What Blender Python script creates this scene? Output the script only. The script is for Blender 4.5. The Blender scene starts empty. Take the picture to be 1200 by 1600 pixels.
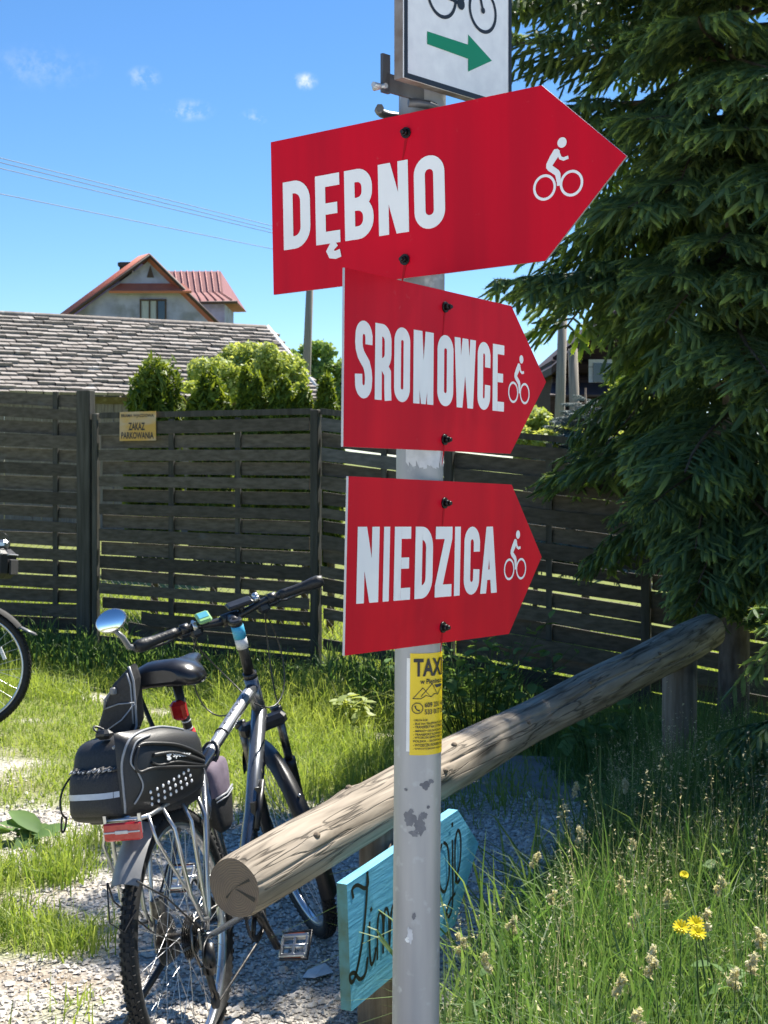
import bpy, math, random
import numpy as np
from mathutils import Vector, Matrix
R = math.radians
random.seed(7); rng = np.random.default_rng(7)
scn = bpy.context.scene
COL = scn.collection

# ------------------------------------------------------------------ camera, sky, sun, exposure
F = 2219.0; EYE = 1.65; HZ = 720.0
cam_d = bpy.data.cameras.new('camera'); cam = bpy.data.objects.new('camera', cam_d); COL.objects.link(cam)
cam.location = (0, 0, EYE); cam.rotation_euler = (R(90), 0, 0)
cam_d.sensor_fit = 'VERTICAL'; cam_d.sensor_height = 36; cam_d.lens = F/1600*36
cam_d.shift_y = -(800-HZ)/1600
cam_d.clip_start = .05; cam_d.clip_end = 3000
cam_d.dof.use_dof = True; cam_d.dof.focus_distance = 2.2; cam_d.dof.aperture_fstop = 26
scn.camera = cam
SUN_AZ, SUN_EL = 35.0, 56.0      # azimuth from +Y towards +X
world = bpy.data.worlds.new('World'); scn.world = world; world.use_nodes = True
wn = world.node_tree; bg = wn.nodes['Background']
sky = wn.nodes.new('ShaderNodeTexSky'); sky.sky_type = 'NISHITA'; sky.sun_disc = False
sky.sun_elevation = R(SUN_EL); sky.sun_rotation = R(SUN_AZ)
sky.altitude = 900; sky.air_density = 0.9; sky.dust_density = 0.05; sky.ozone_density = 4.5
bg.inputs['Strength'].default_value = 0.077
sd = bpy.data.lights.new('sun', 'SUN'); sun = bpy.data.objects.new('sun', sd); COL.objects.link(sun)
sd.energy = 5.0; sd.angle = R(.53); sd.color = (1, .95, .86)
sv = Vector((math.sin(R(SUN_AZ))*math.cos(R(SUN_EL)), math.cos(R(SUN_AZ))*math.cos(R(SUN_EL)), math.sin(R(SUN_EL))))
sun.rotation_euler = sv.to_track_quat('Z', 'Y').to_euler(); sun.location = sv*30
scn.view_settings.view_transform = 'Standard'; scn.view_settings.look = 'None'
scn.view_settings.exposure = 1.2; scn.view_settings.gamma = 1; scn.view_settings.use_curve_mapping = False
scn.render.engine = 'CYCLES'
scn.cycles.max_bounces = 8; scn.cycles.transmission_bounces = 6; scn.cycles.transparent_max_bounces = 8

def P(px, py, Z):
    return Vector(((px-600)/F*Z, Z, EYE-(py-HZ)/F*Z))
def ray(px, py):
    return Vector(((px-600)/F, 1.0, -(py-HZ)/F))
CAM = Vector((0, 0, EYE))

# a few small wisps of cloud far off in the sky
def sky_clouds():
    tc = wn.nodes.new('ShaderNodeTexCoord')
    total = None
    ns = wn.nodes.new('ShaderNodeTexNoise'); ns.inputs['Scale'].default_value = 85; ns.inputs['Detail'].default_value = 8
    ns.inputs['Roughness'].default_value = .65
    wn.links.new(tc.outputs['Generated'], ns.inputs['Vector'])
    for (px, py, rx, ry, amp) in ((225, 121, 30, 20, .5), (477, 127, 24, 16, .9), (295, 172, 46, 20, .45), (397, 185, 26, 18, .4), (60, 105, 120, 40, .15)):
        d = ray(px, py).normalized()
        mp = wn.nodes.new('ShaderNodeMapping'); mp.vector_type = 'POINT'
        sub = wn.nodes.new('ShaderNodeVectorMath'); sub.operation = 'SUBTRACT'; sub.inputs[1].default_value = d
        wn.links.new(tc.outputs['Generated'], sub.inputs[0])
        mp.inputs['Rotation'].default_value = (0, R(-18), 0)
        mp.inputs['Scale'].default_value = (F/rx, 40, F/ry)
        wn.links.new(sub.outputs[0], mp.inputs['Vector'])
        ln = wn.nodes.new('ShaderNodeVectorMath'); ln.operation = 'LENGTH'; wn.links.new(mp.outputs[0], ln.inputs[0])
        mr = wn.nodes.new('ShaderNodeMapRange'); mr.inputs[1].default_value = 0; mr.inputs[2].default_value = 1
        mr.inputs[3].default_value = amp; mr.inputs[4].default_value = 0; mr.interpolation_type = 'SMOOTHSTEP'
        wn.links.new(ln.outputs['Value'], mr.inputs[0])
        if total is None: total = mr.outputs[0]
        else:
            a = wn.nodes.new('ShaderNodeMath'); a.operation = 'MAXIMUM'
            wn.links.new(total, a.inputs[0]); wn.links.new(mr.outputs[0], a.inputs[1]); total = a.outputs[0]
    nr = wn.nodes.new('ShaderNodeMapRange'); nr.inputs[1].default_value = .44; nr.inputs[2].default_value = .64
    wn.links.new(ns.outputs['Fac'], nr.inputs[0])
    mu = wn.nodes.new('ShaderNodeMath'); mu.operation = 'MULTIPLY'; mu.use_clamp = True
    hsv = wn.nodes.new('ShaderNodeHueSaturation'); hsv.inputs['Saturation'].default_value = 1.17
    wn.links.new(sky.outputs[0], hsv.inputs['Color'])
    wn.links.new(total, mu.inputs[0]); wn.links.new(nr.outputs[0], mu.inputs[1])
    mx = wn.nodes.new('ShaderNodeMix'); mx.data_type = 'RGBA'
    wn.links.new(mu.outputs[0], mx.inputs['Factor']); wn.links.new(hsv.outputs[0], mx.inputs['A'])
    mx.inputs['B'].default_value = (6.5, 6.8, 7.2, 1)
    wn.links.new(mx.outputs['Result'], bg.inputs['Color'])
sky_clouds()

# ------------------------------------------------------------------ materials
def _mat(name):
    m = bpy.data.materials.new(name); m.use_nodes = True
    nt = m.node_tree; return m, nt, nt.nodes['Principled BSDF']
def pm(name, c1, c2=None, scale=8, rough=.6, metal=0, bump=0, stretch=(1, 1, 1), lo=.35, hi=.65, detail=6, spec=.5,
       rvar=0, coat=0, ovar=0, attr=None, bscale=None, c3=None, s3=40, f3=(.6, .7)):
    """noise-mixed procedural material; c3 = sparse second spots"""
    m, nt, b = _mat(name); N = nt.nodes; L = nt.links
    b.inputs['Roughness'].default_value = rough; b.inputs['Metallic'].default_value = metal
    b.inputs['Specular IOR Level'].default_value = spec; b.inputs['Coat Weight'].default_value = coat
    tc = N.new('ShaderNodeTexCoord'); mp = N.new('ShaderNodeMapping'); mp.inputs['Scale'].default_value = stretch
    oi = N.new('ShaderNodeObjectInfo'); ad = N.new('ShaderNodeVectorMath'); ad.operation = 'ADD'
    sc = N.new('ShaderNodeMath'); sc.operation = 'MULTIPLY'; sc.inputs[1].default_value = 37
    L.new(oi.outputs['Random'], sc.inputs[0]); L.new(tc.outputs['Object'], ad.inputs[0]); L.new(sc.outputs[0], ad.inputs[1])
    L.new(ad.outputs[0], mp.inputs['Vector'])
    ns = N.new('ShaderNodeTexNoise'); ns.inputs['Scale'].default_value = scale; ns.inputs['Detail'].default_value = detail
    L.new(mp.outputs[0], ns.inputs['Vector'])
    mr = N.new('ShaderNodeMapRange'); mr.inputs[1].default_value = lo; mr.inputs[2].default_value = hi
    L.new(ns.outputs['Fac'], mr.inputs[0]); fac = mr.outputs[0]
    if attr:
        at = N.new('ShaderNodeAttribute'); at.attribute_name = attr
        av = N.new('ShaderNodeMath'); av.operation = 'MULTIPLY_ADD'; av.inputs[1].default_value = .35; av.use_clamp = True
        L.new(fac, av.inputs[0])
        aw = N.new('ShaderNodeMath'); aw.operation = 'MULTIPLY'; aw.inputs[1].default_value = .65
        L.new(at.outputs['Fac'], aw.inputs[0]); L.new(aw.outputs[0], av.inputs[2]); fac = av.outputs[0]
    mx = N.new('ShaderNodeMix'); mx.data_type = 'RGBA'; c2 = c2 or c1
    mx.inputs['A'].default_value = (*c1, 1); mx.inputs['B'].default_value = (*c2, 1); L.new(fac, mx.inputs['Factor'])
    col = mx.outputs['Result']
    if c3:
        n3 = N.new('ShaderNodeTexNoise'); n3.inputs['Scale'].default_value = s3; n3.inputs['Detail'].default_value = 5
        L.new(ad.outputs[0], n3.inputs['Vector'])
        r3 = N.new('ShaderNodeMapRange'); r3.inputs[1].default_value = f3[0]; r3.inputs[2].default_value = f3[1]
        L.new(n3.outputs['Fac'], r3.inputs[0])
        m3 = N.new('ShaderNodeMix'); m3.data_type = 'RGBA'; m3.inputs['B'].default_value = (*c3, 1)
        L.new(col, m3.inputs['A']); L.new(r3.outputs[0], m3.inputs['Factor']); col = m3.outputs['Result']
    if ovar:
        ov = N.new('ShaderNodeMapRange'); ov.inputs[3].default_value = 1-ovar; ov.inputs[4].default_value = 1+ovar; L.new(oi.outputs['Random'], ov.inputs[0])
        hv = N.new('ShaderNodeHueSaturation'); L.new(ov.outputs[0], hv.inputs['Value']); L.new(col, hv.inputs['Color']); col = hv.outputs[0]
    L.new(col, b.inputs['Base Color'])
    if rvar:
        rr = N.new('ShaderNodeMapRange'); rr.inputs[3].default_value = rough-rvar; rr.inputs[4].default_value = rough+rvar
        L.new(ns.outputs['Fac'], rr.inputs[0]); L.new(rr.outputs[0], b.inputs['Roughness'])
    if bump:
        bp = N.new('ShaderNodeBump'); bp.inputs['Strength'].default_value = bump; bp.inputs['Distance'].default_value = .01
        src = ns
        if bscale:
            src = N.new('ShaderNodeTexNoise'); src.inputs['Scale'].default_value = bscale; src.inputs['Detail'].default_value = 5
            L.new(mp.outputs[0], src.inputs['Vector'])
        L.new(src.outputs['Fac'], bp.inputs['Height']); L.new(bp.outputs[0], b.inputs['Normal'])
    return m
def leafm(name, c1, c2, trans=.45, attr='tone', rough=.5, spec=.25, ctrans=None):
    m, nt, b = _mat(name); N = nt.nodes; L = nt.links
    at = N.new('ShaderNodeAttribute'); at.attribute_name = attr
    oi = N.new('ShaderNodeObjectInfo')
    mx = N.new('ShaderNodeMix'); mx.data_type = 'RGBA'; mx.inputs['A'].default_value = (*c1, 1); mx.inputs['B'].default_value = (*c2, 1)
    L.new(at.outputs['Fac'], mx.inputs['Factor']); L.new(mx.outputs['Result'], b.inputs['Base Color'])
    b.inputs['Roughness'].default_value = rough; b.inputs['Specular IOR Level'].default_value = spec
    tr = N.new('ShaderNodeBsdfTranslucent'); sh = N.new('ShaderNodeMixShader'); sh.inputs[0].default_value = trans
    hs = N.new('ShaderNodeMix'); hs.data_type = 'RGBA'; hs.blend_type = 'MULTIPLY'; hs.inputs['Factor'].default_value = 1
    hs.inputs['B'].default_value = (*(ctrans or (1.5, 1.35, .55)), 1)
    L.new(mx.outputs['Result'], hs.inputs['A']); L.new(hs.outputs['Result'], tr.inputs['Color'])
    L.new(b.outputs[0], sh.inputs[1]); L.new(tr.outputs[0], sh.inputs[2])
    L.new(sh.outputs[0], N['Material Output'].inputs['Surface'])
    return m

M = {}
M['red'] = pm('sign_red', (.62, .003, .020), (.50, .004, .020), 2.2, .42, spec=.12, stretch=(9, 1, .7), bump=.012, bscale=3, rvar=.10, c3=(.56, .05, .065), s3=70, f3=(.70, .80))
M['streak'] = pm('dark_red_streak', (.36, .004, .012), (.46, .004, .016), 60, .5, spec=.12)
M['white_vinyl'] = pm('white_vinyl', (.86, .86, .85), (.80, .80, .80), 14, .4)
M['white_face'] = pm('white_sign_face', (.84, .84, .84), (.76, .76, .77), 60, .4, c3=(.5, .5, .5), s3=12, f3=(.68, .85))
M['alu_edge'] = pm('aluminium_edge', (.5, .51, .52), (.4, .4, .42), 20, .45, .6)
M['alu_dark'] = pm('dark_bracket_metal', (.16, .16, .17), (.09, .09, .1), 20, .5, .6)
M['rusty'] = pm('rusty_flange', (.33, .30, .28), (.20, .15, .12), 30, .6, .4)
M['black_print'] = pm('black_print', (.012, .012, .014), None, 8, .45)
M['green_print'] = pm('green_print', (.0, .24, .10), (.0, .22, .09), 8, .4)
M['galv'] = pm('galvanised_steel', (.36, .365, .37), (.25, .255, .27), 26, .5, .35, bump=.03, stretch=(1, 1, .10), rvar=.1, c3=(.42, .44, .46), s3=60, f3=(.6, .75))
M['residue'] = pm('sticker_residue', (.14, .14, .15), (.2, .2, .21), 30, .8)
M['paper'] = pm('torn_paper', (.62, .62, .63), (.45, .46, .48), 60, .8)
M['white_paper'] = pm('white_paper', (.8, .8, .78), (.7, .7, .68), 40, .8)
M['bolt'] = pm('black_bolt', (.012, .012, .013), (.03, .03, .03), 60, .4, .6)
M['yellow'] = pm('yellow_sticker', (.78, .56, .01), (.74, .53, .01), 20, .4)
M['blue_paint'] = pm('blue_paint', (.11, .42, .63), (.16, .50, .68), 5, .6, bump=.15, stretch=(.8, 8, 8), bscale=14, c3=(.07, .27, .33), s3=6, f3=(.55, .8))
M['blue_side'] = pm('dark_blue_green_paint', (.10, .28, .30), (.09, .17, .13), 20, .8, bump=.2)
M['fence_wood'] = pm('dark_stained_board', (.062, .053, .038), (.128, .110, .086), 5, .75, ovar=.35, bump=.25, stretch=(.6, 8, 9), lo=.3, hi=.72, bscale=9, spec=.25, c3=(.13, .13, .12), s3=7, f3=(.66, .85))
M['fence_post'] = pm('dark_stained_post', (.052, .049, .039), (.095, .090, .075), 5, .75, ovar=.2, bump=.25, stretch=(8, 8, .6), spec=.25, c3=(.13, .13, .115), s3=9, f3=(.68, .85))
M['grey_wood'] = pm('grey_weathered_board', (.10, .10, .092), (.16, .155, .145), 5, .8, bump=.25, stretch=(.6, 8, 9), spec=.2)
M['post_wood'] = pm('weathered_post_wood', (.16, .13, .095), (.25, .21, .16), 6, .8, bump=.4, stretch=(9, 9, .5), bscale=8, spec=.2, c3=(.07, .055, .04), s3=5, f3=(.6, .75))
M['sign_ochre'] = pm('faded_yellow_sign', (.58, .42, .24), (.62, .36, .07), 5, .6, stretch=(.6, 1, 2.2), lo=.42, hi=.55)
M['knot'] = pm('log_knot', (.10, .07, .045), (.22, .165, .11), 90, .8, bump=.4)
M['barn_wood'] = pm('barn_plank', (.17, .14, .12), (.27, .24, .21), 8, .85, stretch=(8, 8, .4), spec=.2)
M['shingle'] = pm('weathered_shingle', (.20, .175, .155), (.40, .365, .335), 8, .85, attr='tone', spec=.2, c3=(.55, .53, .51), s3=3.2, f3=(.62, .78))
M['trim_white'] = pm('white_trim', (.7, .7, .7), (.6, .6, .6), 20, .6)
M['plaster'] = pm('grey_plaster', (.40, .41, .57), (.30, .31, .44), 1.6, .9, c3=(.22, .22, .24), s3=.8, f3=(.5, .75), spec=.2)
M['red_roof'] = pm('red_metal_roof', (.44, .14, .09), (.37, .11, .07), 2, .5, c3=(.32, .13, .10), s3=1.2, f3=(.5, .8))
M['pink_roof'] = pm('faded_red_roof', (.36, .16, .145), (.31, .13, .12), 2, .55)
M['dark_trim'] = pm('dark_brown_trim', (.05, .03, .025), (.07, .04, .03), 10, .7)
M['brown_wall'] = pm('dark_log_wall', (.030, .018, .017), (.05, .032, .03), 6, .8, stretch=(.5, .5, 6), spec=.2)
M['brown_roof'] = pm('dark_brown_roof', (.035, .024, .026), (.055, .038, .04), 6, .7, spec=.3)
M['glass'] = pm('window_glass', (.02, .025, .03), None, 3, .06, spec=.8)
M['curtain'] = pm('net_curtain', (.45, .47, .5), (.35, .36, .4), 9, .9, stretch=(6, 1, .4))
M['chimney'] = pm('dark_chimney', (.03, .03, .03), (.05, .05, .05), 10, .8)
M['pole_wood'] = pm('grey_pole_wood', (.22, .19, .16), (.32, .28, .24), 6, .85, stretch=(8, 8, .3), spec=.2)
M['wire'] = pm('dark_wire', (.16, .18, .22), None, 5, .6)
M['netting'] = pm('galvanised_wire_net', (.13, .13, .12), None, 5, .6, .3)
# bicycles
M['tyre'] = pm('black_rubber', (.011, .011, .012), (.022, .022, .022), 60, .62, spec=.35, bump=.1, c3=(.09, .085, .075), s3=14, f3=(.66, .85))
M['tyre_side'] = pm('dusty_rubber', (.03, .03, .031), (.055, .053, .05), 20, .7, spec=.3)
M['blackp'] = pm('black_plastic', (.012, .012, .013), (.02, .02, .021), 40, .38, bump=.03)
M['gripr'] = pm('black_grip_rubber', (.010, .010, .011), (.018, .018, .019), 120, .5, bump=.2)
M['saddle'] = pm('black_saddle_vinyl', (.010, .010, .012), (.016, .016, .019), 50, .28, bump=.04)
M['silver'] = pm('brushed_silver', (.60, .61, .62), (.50, .51, .52), 60, .28, .9, stretch=(1, 1, .2))
M['steel'] = pm('chain_steel', (.22, .21, .2), (.08, .075, .07), 50, .35, .9)
M['frame_grey'] = pm('metallic_grey_frame', (.17, .18, .20), (.145, .155, .17), 60, .27, .75, coat=.4)
M['frame_light'] = pm('light_grey_frame_panel', (.46, .47, .49), (.41, .42, .44), 60, .3, .55, coat=.3)
M['flap'] = pm('grey_mudflap', (.22, .22, .22), (.17, .17, .17), 20, .4)
M['refl_red'] = pm('red_reflector', (.42, .012, .012), (.5, .03, .03), 90, .18, coat=.4)
M['red_tape'] = pm('red_band', (.55, .015, .02), None, 30, .4)
M['cyan_tape'] = pm('blue_tape', (.06, .38, .60), None, 30, .35)
M['white_tape'] = pm('white_tape', (.72, .72, .72), (.62, .62, .63), 30, .35)
M['screen'] = pm('lcd_screen', (.10, .36, .48), (.12, .42, .5), 30, .15)
M['lime'] = pm('lime_case', (.28, .5, .20), None, 30, .35)
M['mirror'] = pm('mirror_glass', (.86, .87, .9), None, 30, .07, 1.0)
M['bagcloth'] = pm('black_bag_cloth', (.012, .012, .013), (.024, .024, .026), 160, .55, bump=.12)
M['bagshell'] = pm('black_bag_shell', (.015, .015, .016), (.026, .026, .027), 300, .42, bump=.08)
M['mesh'] = pm('black_mesh_pocket', (.022, .022, .024), (.035, .035, .037), 260, .7, bump=.3)
M['piping'] = pm('grey_piping', (.32, .33, .35), (.26, .27, .29), 60, .4)
M['reflect'] = pm('silver_reflective_strip', (.55, .56, .6), (.47, .48, .52), 40, .3, .2)
M['mauve'] = pm('mauve_cloth', (.19, .15, .19), (.13, .10, .135), 22, .85, bump=.3)
M['amber'] = pm('amber_reflector', (.5, .10, .03), None, 40, .25)
# plants
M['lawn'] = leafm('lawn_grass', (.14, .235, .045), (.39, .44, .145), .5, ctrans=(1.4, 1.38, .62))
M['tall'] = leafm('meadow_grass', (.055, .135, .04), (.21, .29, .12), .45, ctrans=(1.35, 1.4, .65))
M['seed'] = leafm('seed_heads', (.48, .45, .30), (.80, .76, .58), .5, ctrans=(1.2, 1.15, .8))
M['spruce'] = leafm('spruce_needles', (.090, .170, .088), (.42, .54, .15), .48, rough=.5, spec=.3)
M['bspruce'] = leafm('blue_spruce_needles', (.07, .12, .13), (.26, .34, .33), .2, ctrans=(1, 1.1, .9))
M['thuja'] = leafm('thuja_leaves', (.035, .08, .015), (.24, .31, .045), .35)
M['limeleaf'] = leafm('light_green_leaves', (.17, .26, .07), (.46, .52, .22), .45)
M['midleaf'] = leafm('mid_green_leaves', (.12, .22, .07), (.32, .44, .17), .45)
M['bramble'] = leafm('bramble_leaves', (.065, .15, .05), (.19, .30, .11), .38, rough=.6, spec=.12)
M['bark'] = pm('spruce_bark', (.09, .07, .055), (.17, .14, .115), 7, .9, bump=.7, stretch=(4, 4, 1.2), spec=.15)
M['twig'] = pm('twig_bark', (.08, .06, .04), (.14, .11, .08), 20, .9)
M['petal'] = leafm('yellow_petals', (.80, .62, .01), (.86, .72, .02), .1, ctrans=(1, 1, .5))
M['stem'] = leafm('green_stem', (.07, .12, .035), (.12, .18, .05), .2)
M['concrete'] = pm('old_concrete', (.30, .29, .27), (.22, .21, .20), 9, .9, bump=.3)
M['pebble'] = pm('pale_gravel', (.37, .34, .30), (.76, .71, .64), 30, .85, attr='tone', spec=.2)

def log_material():
    m, nt, b = _mat('weathered_log'); N = nt.nodes; L = nt.links
    tc = N.new('ShaderNodeTexCoord')
    mp = N.new('ShaderNodeMapping'); mp.inputs['Scale'].default_value = (1, 14, 14); L.new(tc.outputs['Object'], mp.inputs[0])
    n1 = N.new('ShaderNodeTexNoise'); n1.inputs['Scale'].default_value = 2.4; n1.inputs['Detail'].default_value = 8; n1.inputs['Distortion'].default_value = .6
    L.new(mp.outputs[0], n1.inputs['Vector'])
    r1 = N.new('ShaderNodeValToRGB'); e = r1.color_ramp.elements
    e[0].position = .33; e[0].color = (.065, .05, .035, 1); e[1].position = .68; e[1].color = (.47, .40, .315, 1)
    x = e.new(.46); x.color = (.28, .235, .18, 1)
    L.new(n1.outputs['Fac'], r1.inputs[0])
    n2 = N.new('ShaderNodeTexNoise'); n2.inputs['Scale'].default_value = 1.6; n2.inputs['Detail'].default_value = 4
    L.new(tc.outputs['Object'], n2.inputs['Vector'])
    gr = N.new('ShaderNodeMapRange'); gr.inputs[1].default_value = .4; gr.inputs[2].default_value = .62; L.new(n2.outputs['Fac'], gr.inputs[0])
    mg = N.new('ShaderNodeMix'); mg.data_type = 'RGBA'; mg.inputs['B'].default_value = (.25, .205, .155, 1)
    ms = N.new('ShaderNodeMath'); ms.operation = 'MULTIPLY'; ms.inputs[1].default_value = .6; L.new(gr.outputs[0], ms.inputs[0])
    L.new(r1.outputs[0], mg.inputs['A']); L.new(ms.outputs[0], mg.inputs['Factor'])
    # long drying cracks
    mc = N.new('ShaderNodeMapping'); mc.inputs['Scale'].default_value = (.55, 12, 12); L.new(tc.outputs['Object'], mc.inputs[0])
    vo = N.new('ShaderNodeTexVoronoi'); vo.feature = 'DISTANCE_TO_EDGE'; vo.inputs['Scale'].default_value = 1.6
    nd = N.new('ShaderNodeTexNoise'); nd.inputs['Scale'].default_value = 5; L.new(mc.outputs[0], nd.inputs['Vector'])
    va = N.new('ShaderNodeVectorMath'); va.operation = 'MULTIPLY_ADD'; va.inputs[1].default_value = (.3, .3, .3)
    L.new(nd.outputs['Color'], va.inputs[0]); L.new(mc.outputs[0], va.inputs[2]); L.new(va.outputs[0], vo.inputs['Vector'])
    cr = N.new('ShaderNodeMapRange'); cr.inputs[1].default_value = .0; cr.inputs[2].default_value = .03; cr.inputs[3].default_value = 1; cr.inputs[4].default_value = 0
    L.new(vo.outputs['Distance'], cr.inputs[0])
    cm = N.new('ShaderNodeMath'); cm.operation = 'MULTIPLY'; L.new(cr.outputs[0], cm.inputs[0]); cm.inputs[1].default_value = .8
    mk = N.new('ShaderNodeMix'); mk.data_type = 'RGBA'; mk.inputs['B'].default_value = (.035, .028, .02, 1)
    L.new(mg.outputs['Result'], mk.inputs['A']); L.new(cm.outputs[0], mk.inputs['Factor'])
    L.new(mk.outputs['Result'], b.inputs['Base Color']); b.inputs['Roughness'].default_value = .75; b.inputs['Specular IOR Level'].default_value = .25
    sm = N.new('ShaderNodeMath'); sm.operation = 'SUBTRACT'; L.new(n1.outputs['Fac'], sm.inputs[0]); L.new(cm.outputs[0], sm.inputs[1])
    bp = N.new('ShaderNodeBump'); bp.inputs['Strength'].default_value = .6; bp.inputs['Distance'].default_value = .006
    L.new(sm.outputs[0], bp.inputs['Height']); L.new(bp.outputs[0], b.inputs['Normal'])
    return m
def ring_material():
    m, nt, b = _mat('log_end_grain'); N = nt.nodes; L = nt.links
    tc = N.new('ShaderNodeTexCoord')
    mp = N.new('ShaderNodeMapping'); mp.inputs['Scale'].default_value = (0, 1, 1); L.new(tc.outputs['Object'], mp.inputs[0])
    nz = N.new('ShaderNodeTexNoise'); nz.inputs['Scale'].default_value = 14; L.new(mp.outputs[0], nz.inputs['Vector'])
    va = N.new('ShaderNodeVectorMath'); va.operation = 'MULTIPLY_ADD'; va.inputs[1].default_value = (.02, .02, .02)
    L.new(nz.outputs['Color'], va.inputs[0]); L.new(mp.outputs[0], va.inputs[2])
    wv = N.new('ShaderNodeTexWave'); wv.wave_type = 'RINGS'; wv.rings_direction = 'X'; wv.inputs['Scale'].default_value = 52; wv.inputs['Distortion'].default_value = 3.0; wv.inputs['Detail'].default_value = 4
    L.new(va.outputs[0], wv.inputs['Vector'])
    mx = N.new('ShaderNodeMix'); mx.data_type = 'RGBA'; mx.inputs['A'].default_value = (.15, .11, .075, 1); mx.inputs['B'].default_value = (.24, .18, .12, 1)
    L.new(wv.outputs['Fac'], mx.inputs['Factor'])
    n2 = N.new('ShaderNodeTexNoise'); n2.inputs['Scale'].default_value = 22; n2.inputs['Detail'].default_value = 6; L.new(mp.outputs[0], n2.inputs['Vector'])
    m2 = N.new('ShaderNodeMix'); m2.data_type = 'RGBA'; m2.inputs['B'].default_value = (.11, .09, .075, 1)
    L.new(mx.outputs['Result'], m2.inputs['A']); L.new(n2.outputs['Fac'], m2.inputs['Factor'])
    L.new(m2.outputs['Result'], b.inputs['Base Color']); b.inputs['Roughness'].default_value = .85
    bp = N.new('ShaderNodeBump'); bp.inputs['Strength'].default_value = .3; bp.inputs['Distance'].default_value = .003
    L.new(wv.outputs['Fac'], bp.inputs['Height']); L.new(bp.outputs[0], b.inputs['Normal'])
    return m
M['log'] = log_material(); M['rings'] = ring_material()

def ground_material():
    m, nt, b = _mat('ground_surface'); N = nt.nodes; L = nt.links
    tc = N.new('ShaderNodeTexCoord')
    vo = N.new('ShaderNodeTexVoronoi'); vo.inputs['Scale'].default_value = 70; L.new(tc.outputs['Object'], vo.inputs['Vector'])
    n1 = N.new('ShaderNodeTexNoise'); n1.inputs['Scale'].default_value = 2.5; n1.inputs['Detail'].default_value = 8; L.new(tc.outputs['Object'], n1.inputs['Vector'])
    g1 = N.new('ShaderNodeValToRGB'); e = g1.color_ramp.elements
    e[0].position = 0; e[0].color = (.29, .265, .235, 1); e[1].position = 1; e[1].color = (.68, .64, .58, 1)
    sp = N.new('ShaderNodeSeparateColor'); L.new(vo.outputs['Color'], sp.inputs[0]); L.new(sp.outputs[0], g1.inputs[0])
    so = N.new('ShaderNodeMix'); so.data_type = 'RGBA'; so.inputs['B'].default_value = (.27, .22, .165, 1)
    r1 = N.new('ShaderNodeMapRange'); r1.inputs[1].default_value = .48; r1.inputs[2].default_value = .68; L.new(n1.outputs['Fac'], r1.inputs[0])
    L.new(g1.outputs[0], so.inputs['A']); L.new(r1.outputs[0], so.inputs['Factor'])
    at = N.new('ShaderNodeAttribute'); at.attribute_name = 'grass'
    n2 = N.new('ShaderNodeTexNoise'); n2.inputs['Scale'].default_value = 9; n2.inputs['Detail'].default_value = 8; L.new(tc.outputs['Object'], n2.inputs['Vector'])
    gc = N.new('ShaderNodeMix'); gc.data_type = 'RGBA'; gc.inputs['A'].default_value = (.10, .13, .035, 1); gc.inputs['B'].default_value = (.26, .28, .09, 1)
    L.new(n2.outputs['Fac'], gc.inputs['Factor'])
    fm = N.new('ShaderNodeMix'); fm.data_type = 'RGBA'
    L.new(at.outputs['Fac'], fm.inputs['Factor']); L.new(so.outputs['Result'], fm.inputs['A']); L.new(gc.outputs['Result'], fm.inputs['B'])
    L.new(fm.outputs['Result'], b.inputs['Base Color']); b.inputs['Roughness'].default_value = .95; b.inputs['Specular IOR Level'].default_value = .1
    bp = N.new('ShaderNodeBump'); bp.inputs['Strength'].default_value = .8; bp.inputs['Distance'].default_value = .01
    L.new(vo.outputs['Distance'], bp.inputs['Height']); L.new(bp.outputs[0], b.inputs['Normal'])
    return m
M['ground'] = ground_material()

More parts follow.
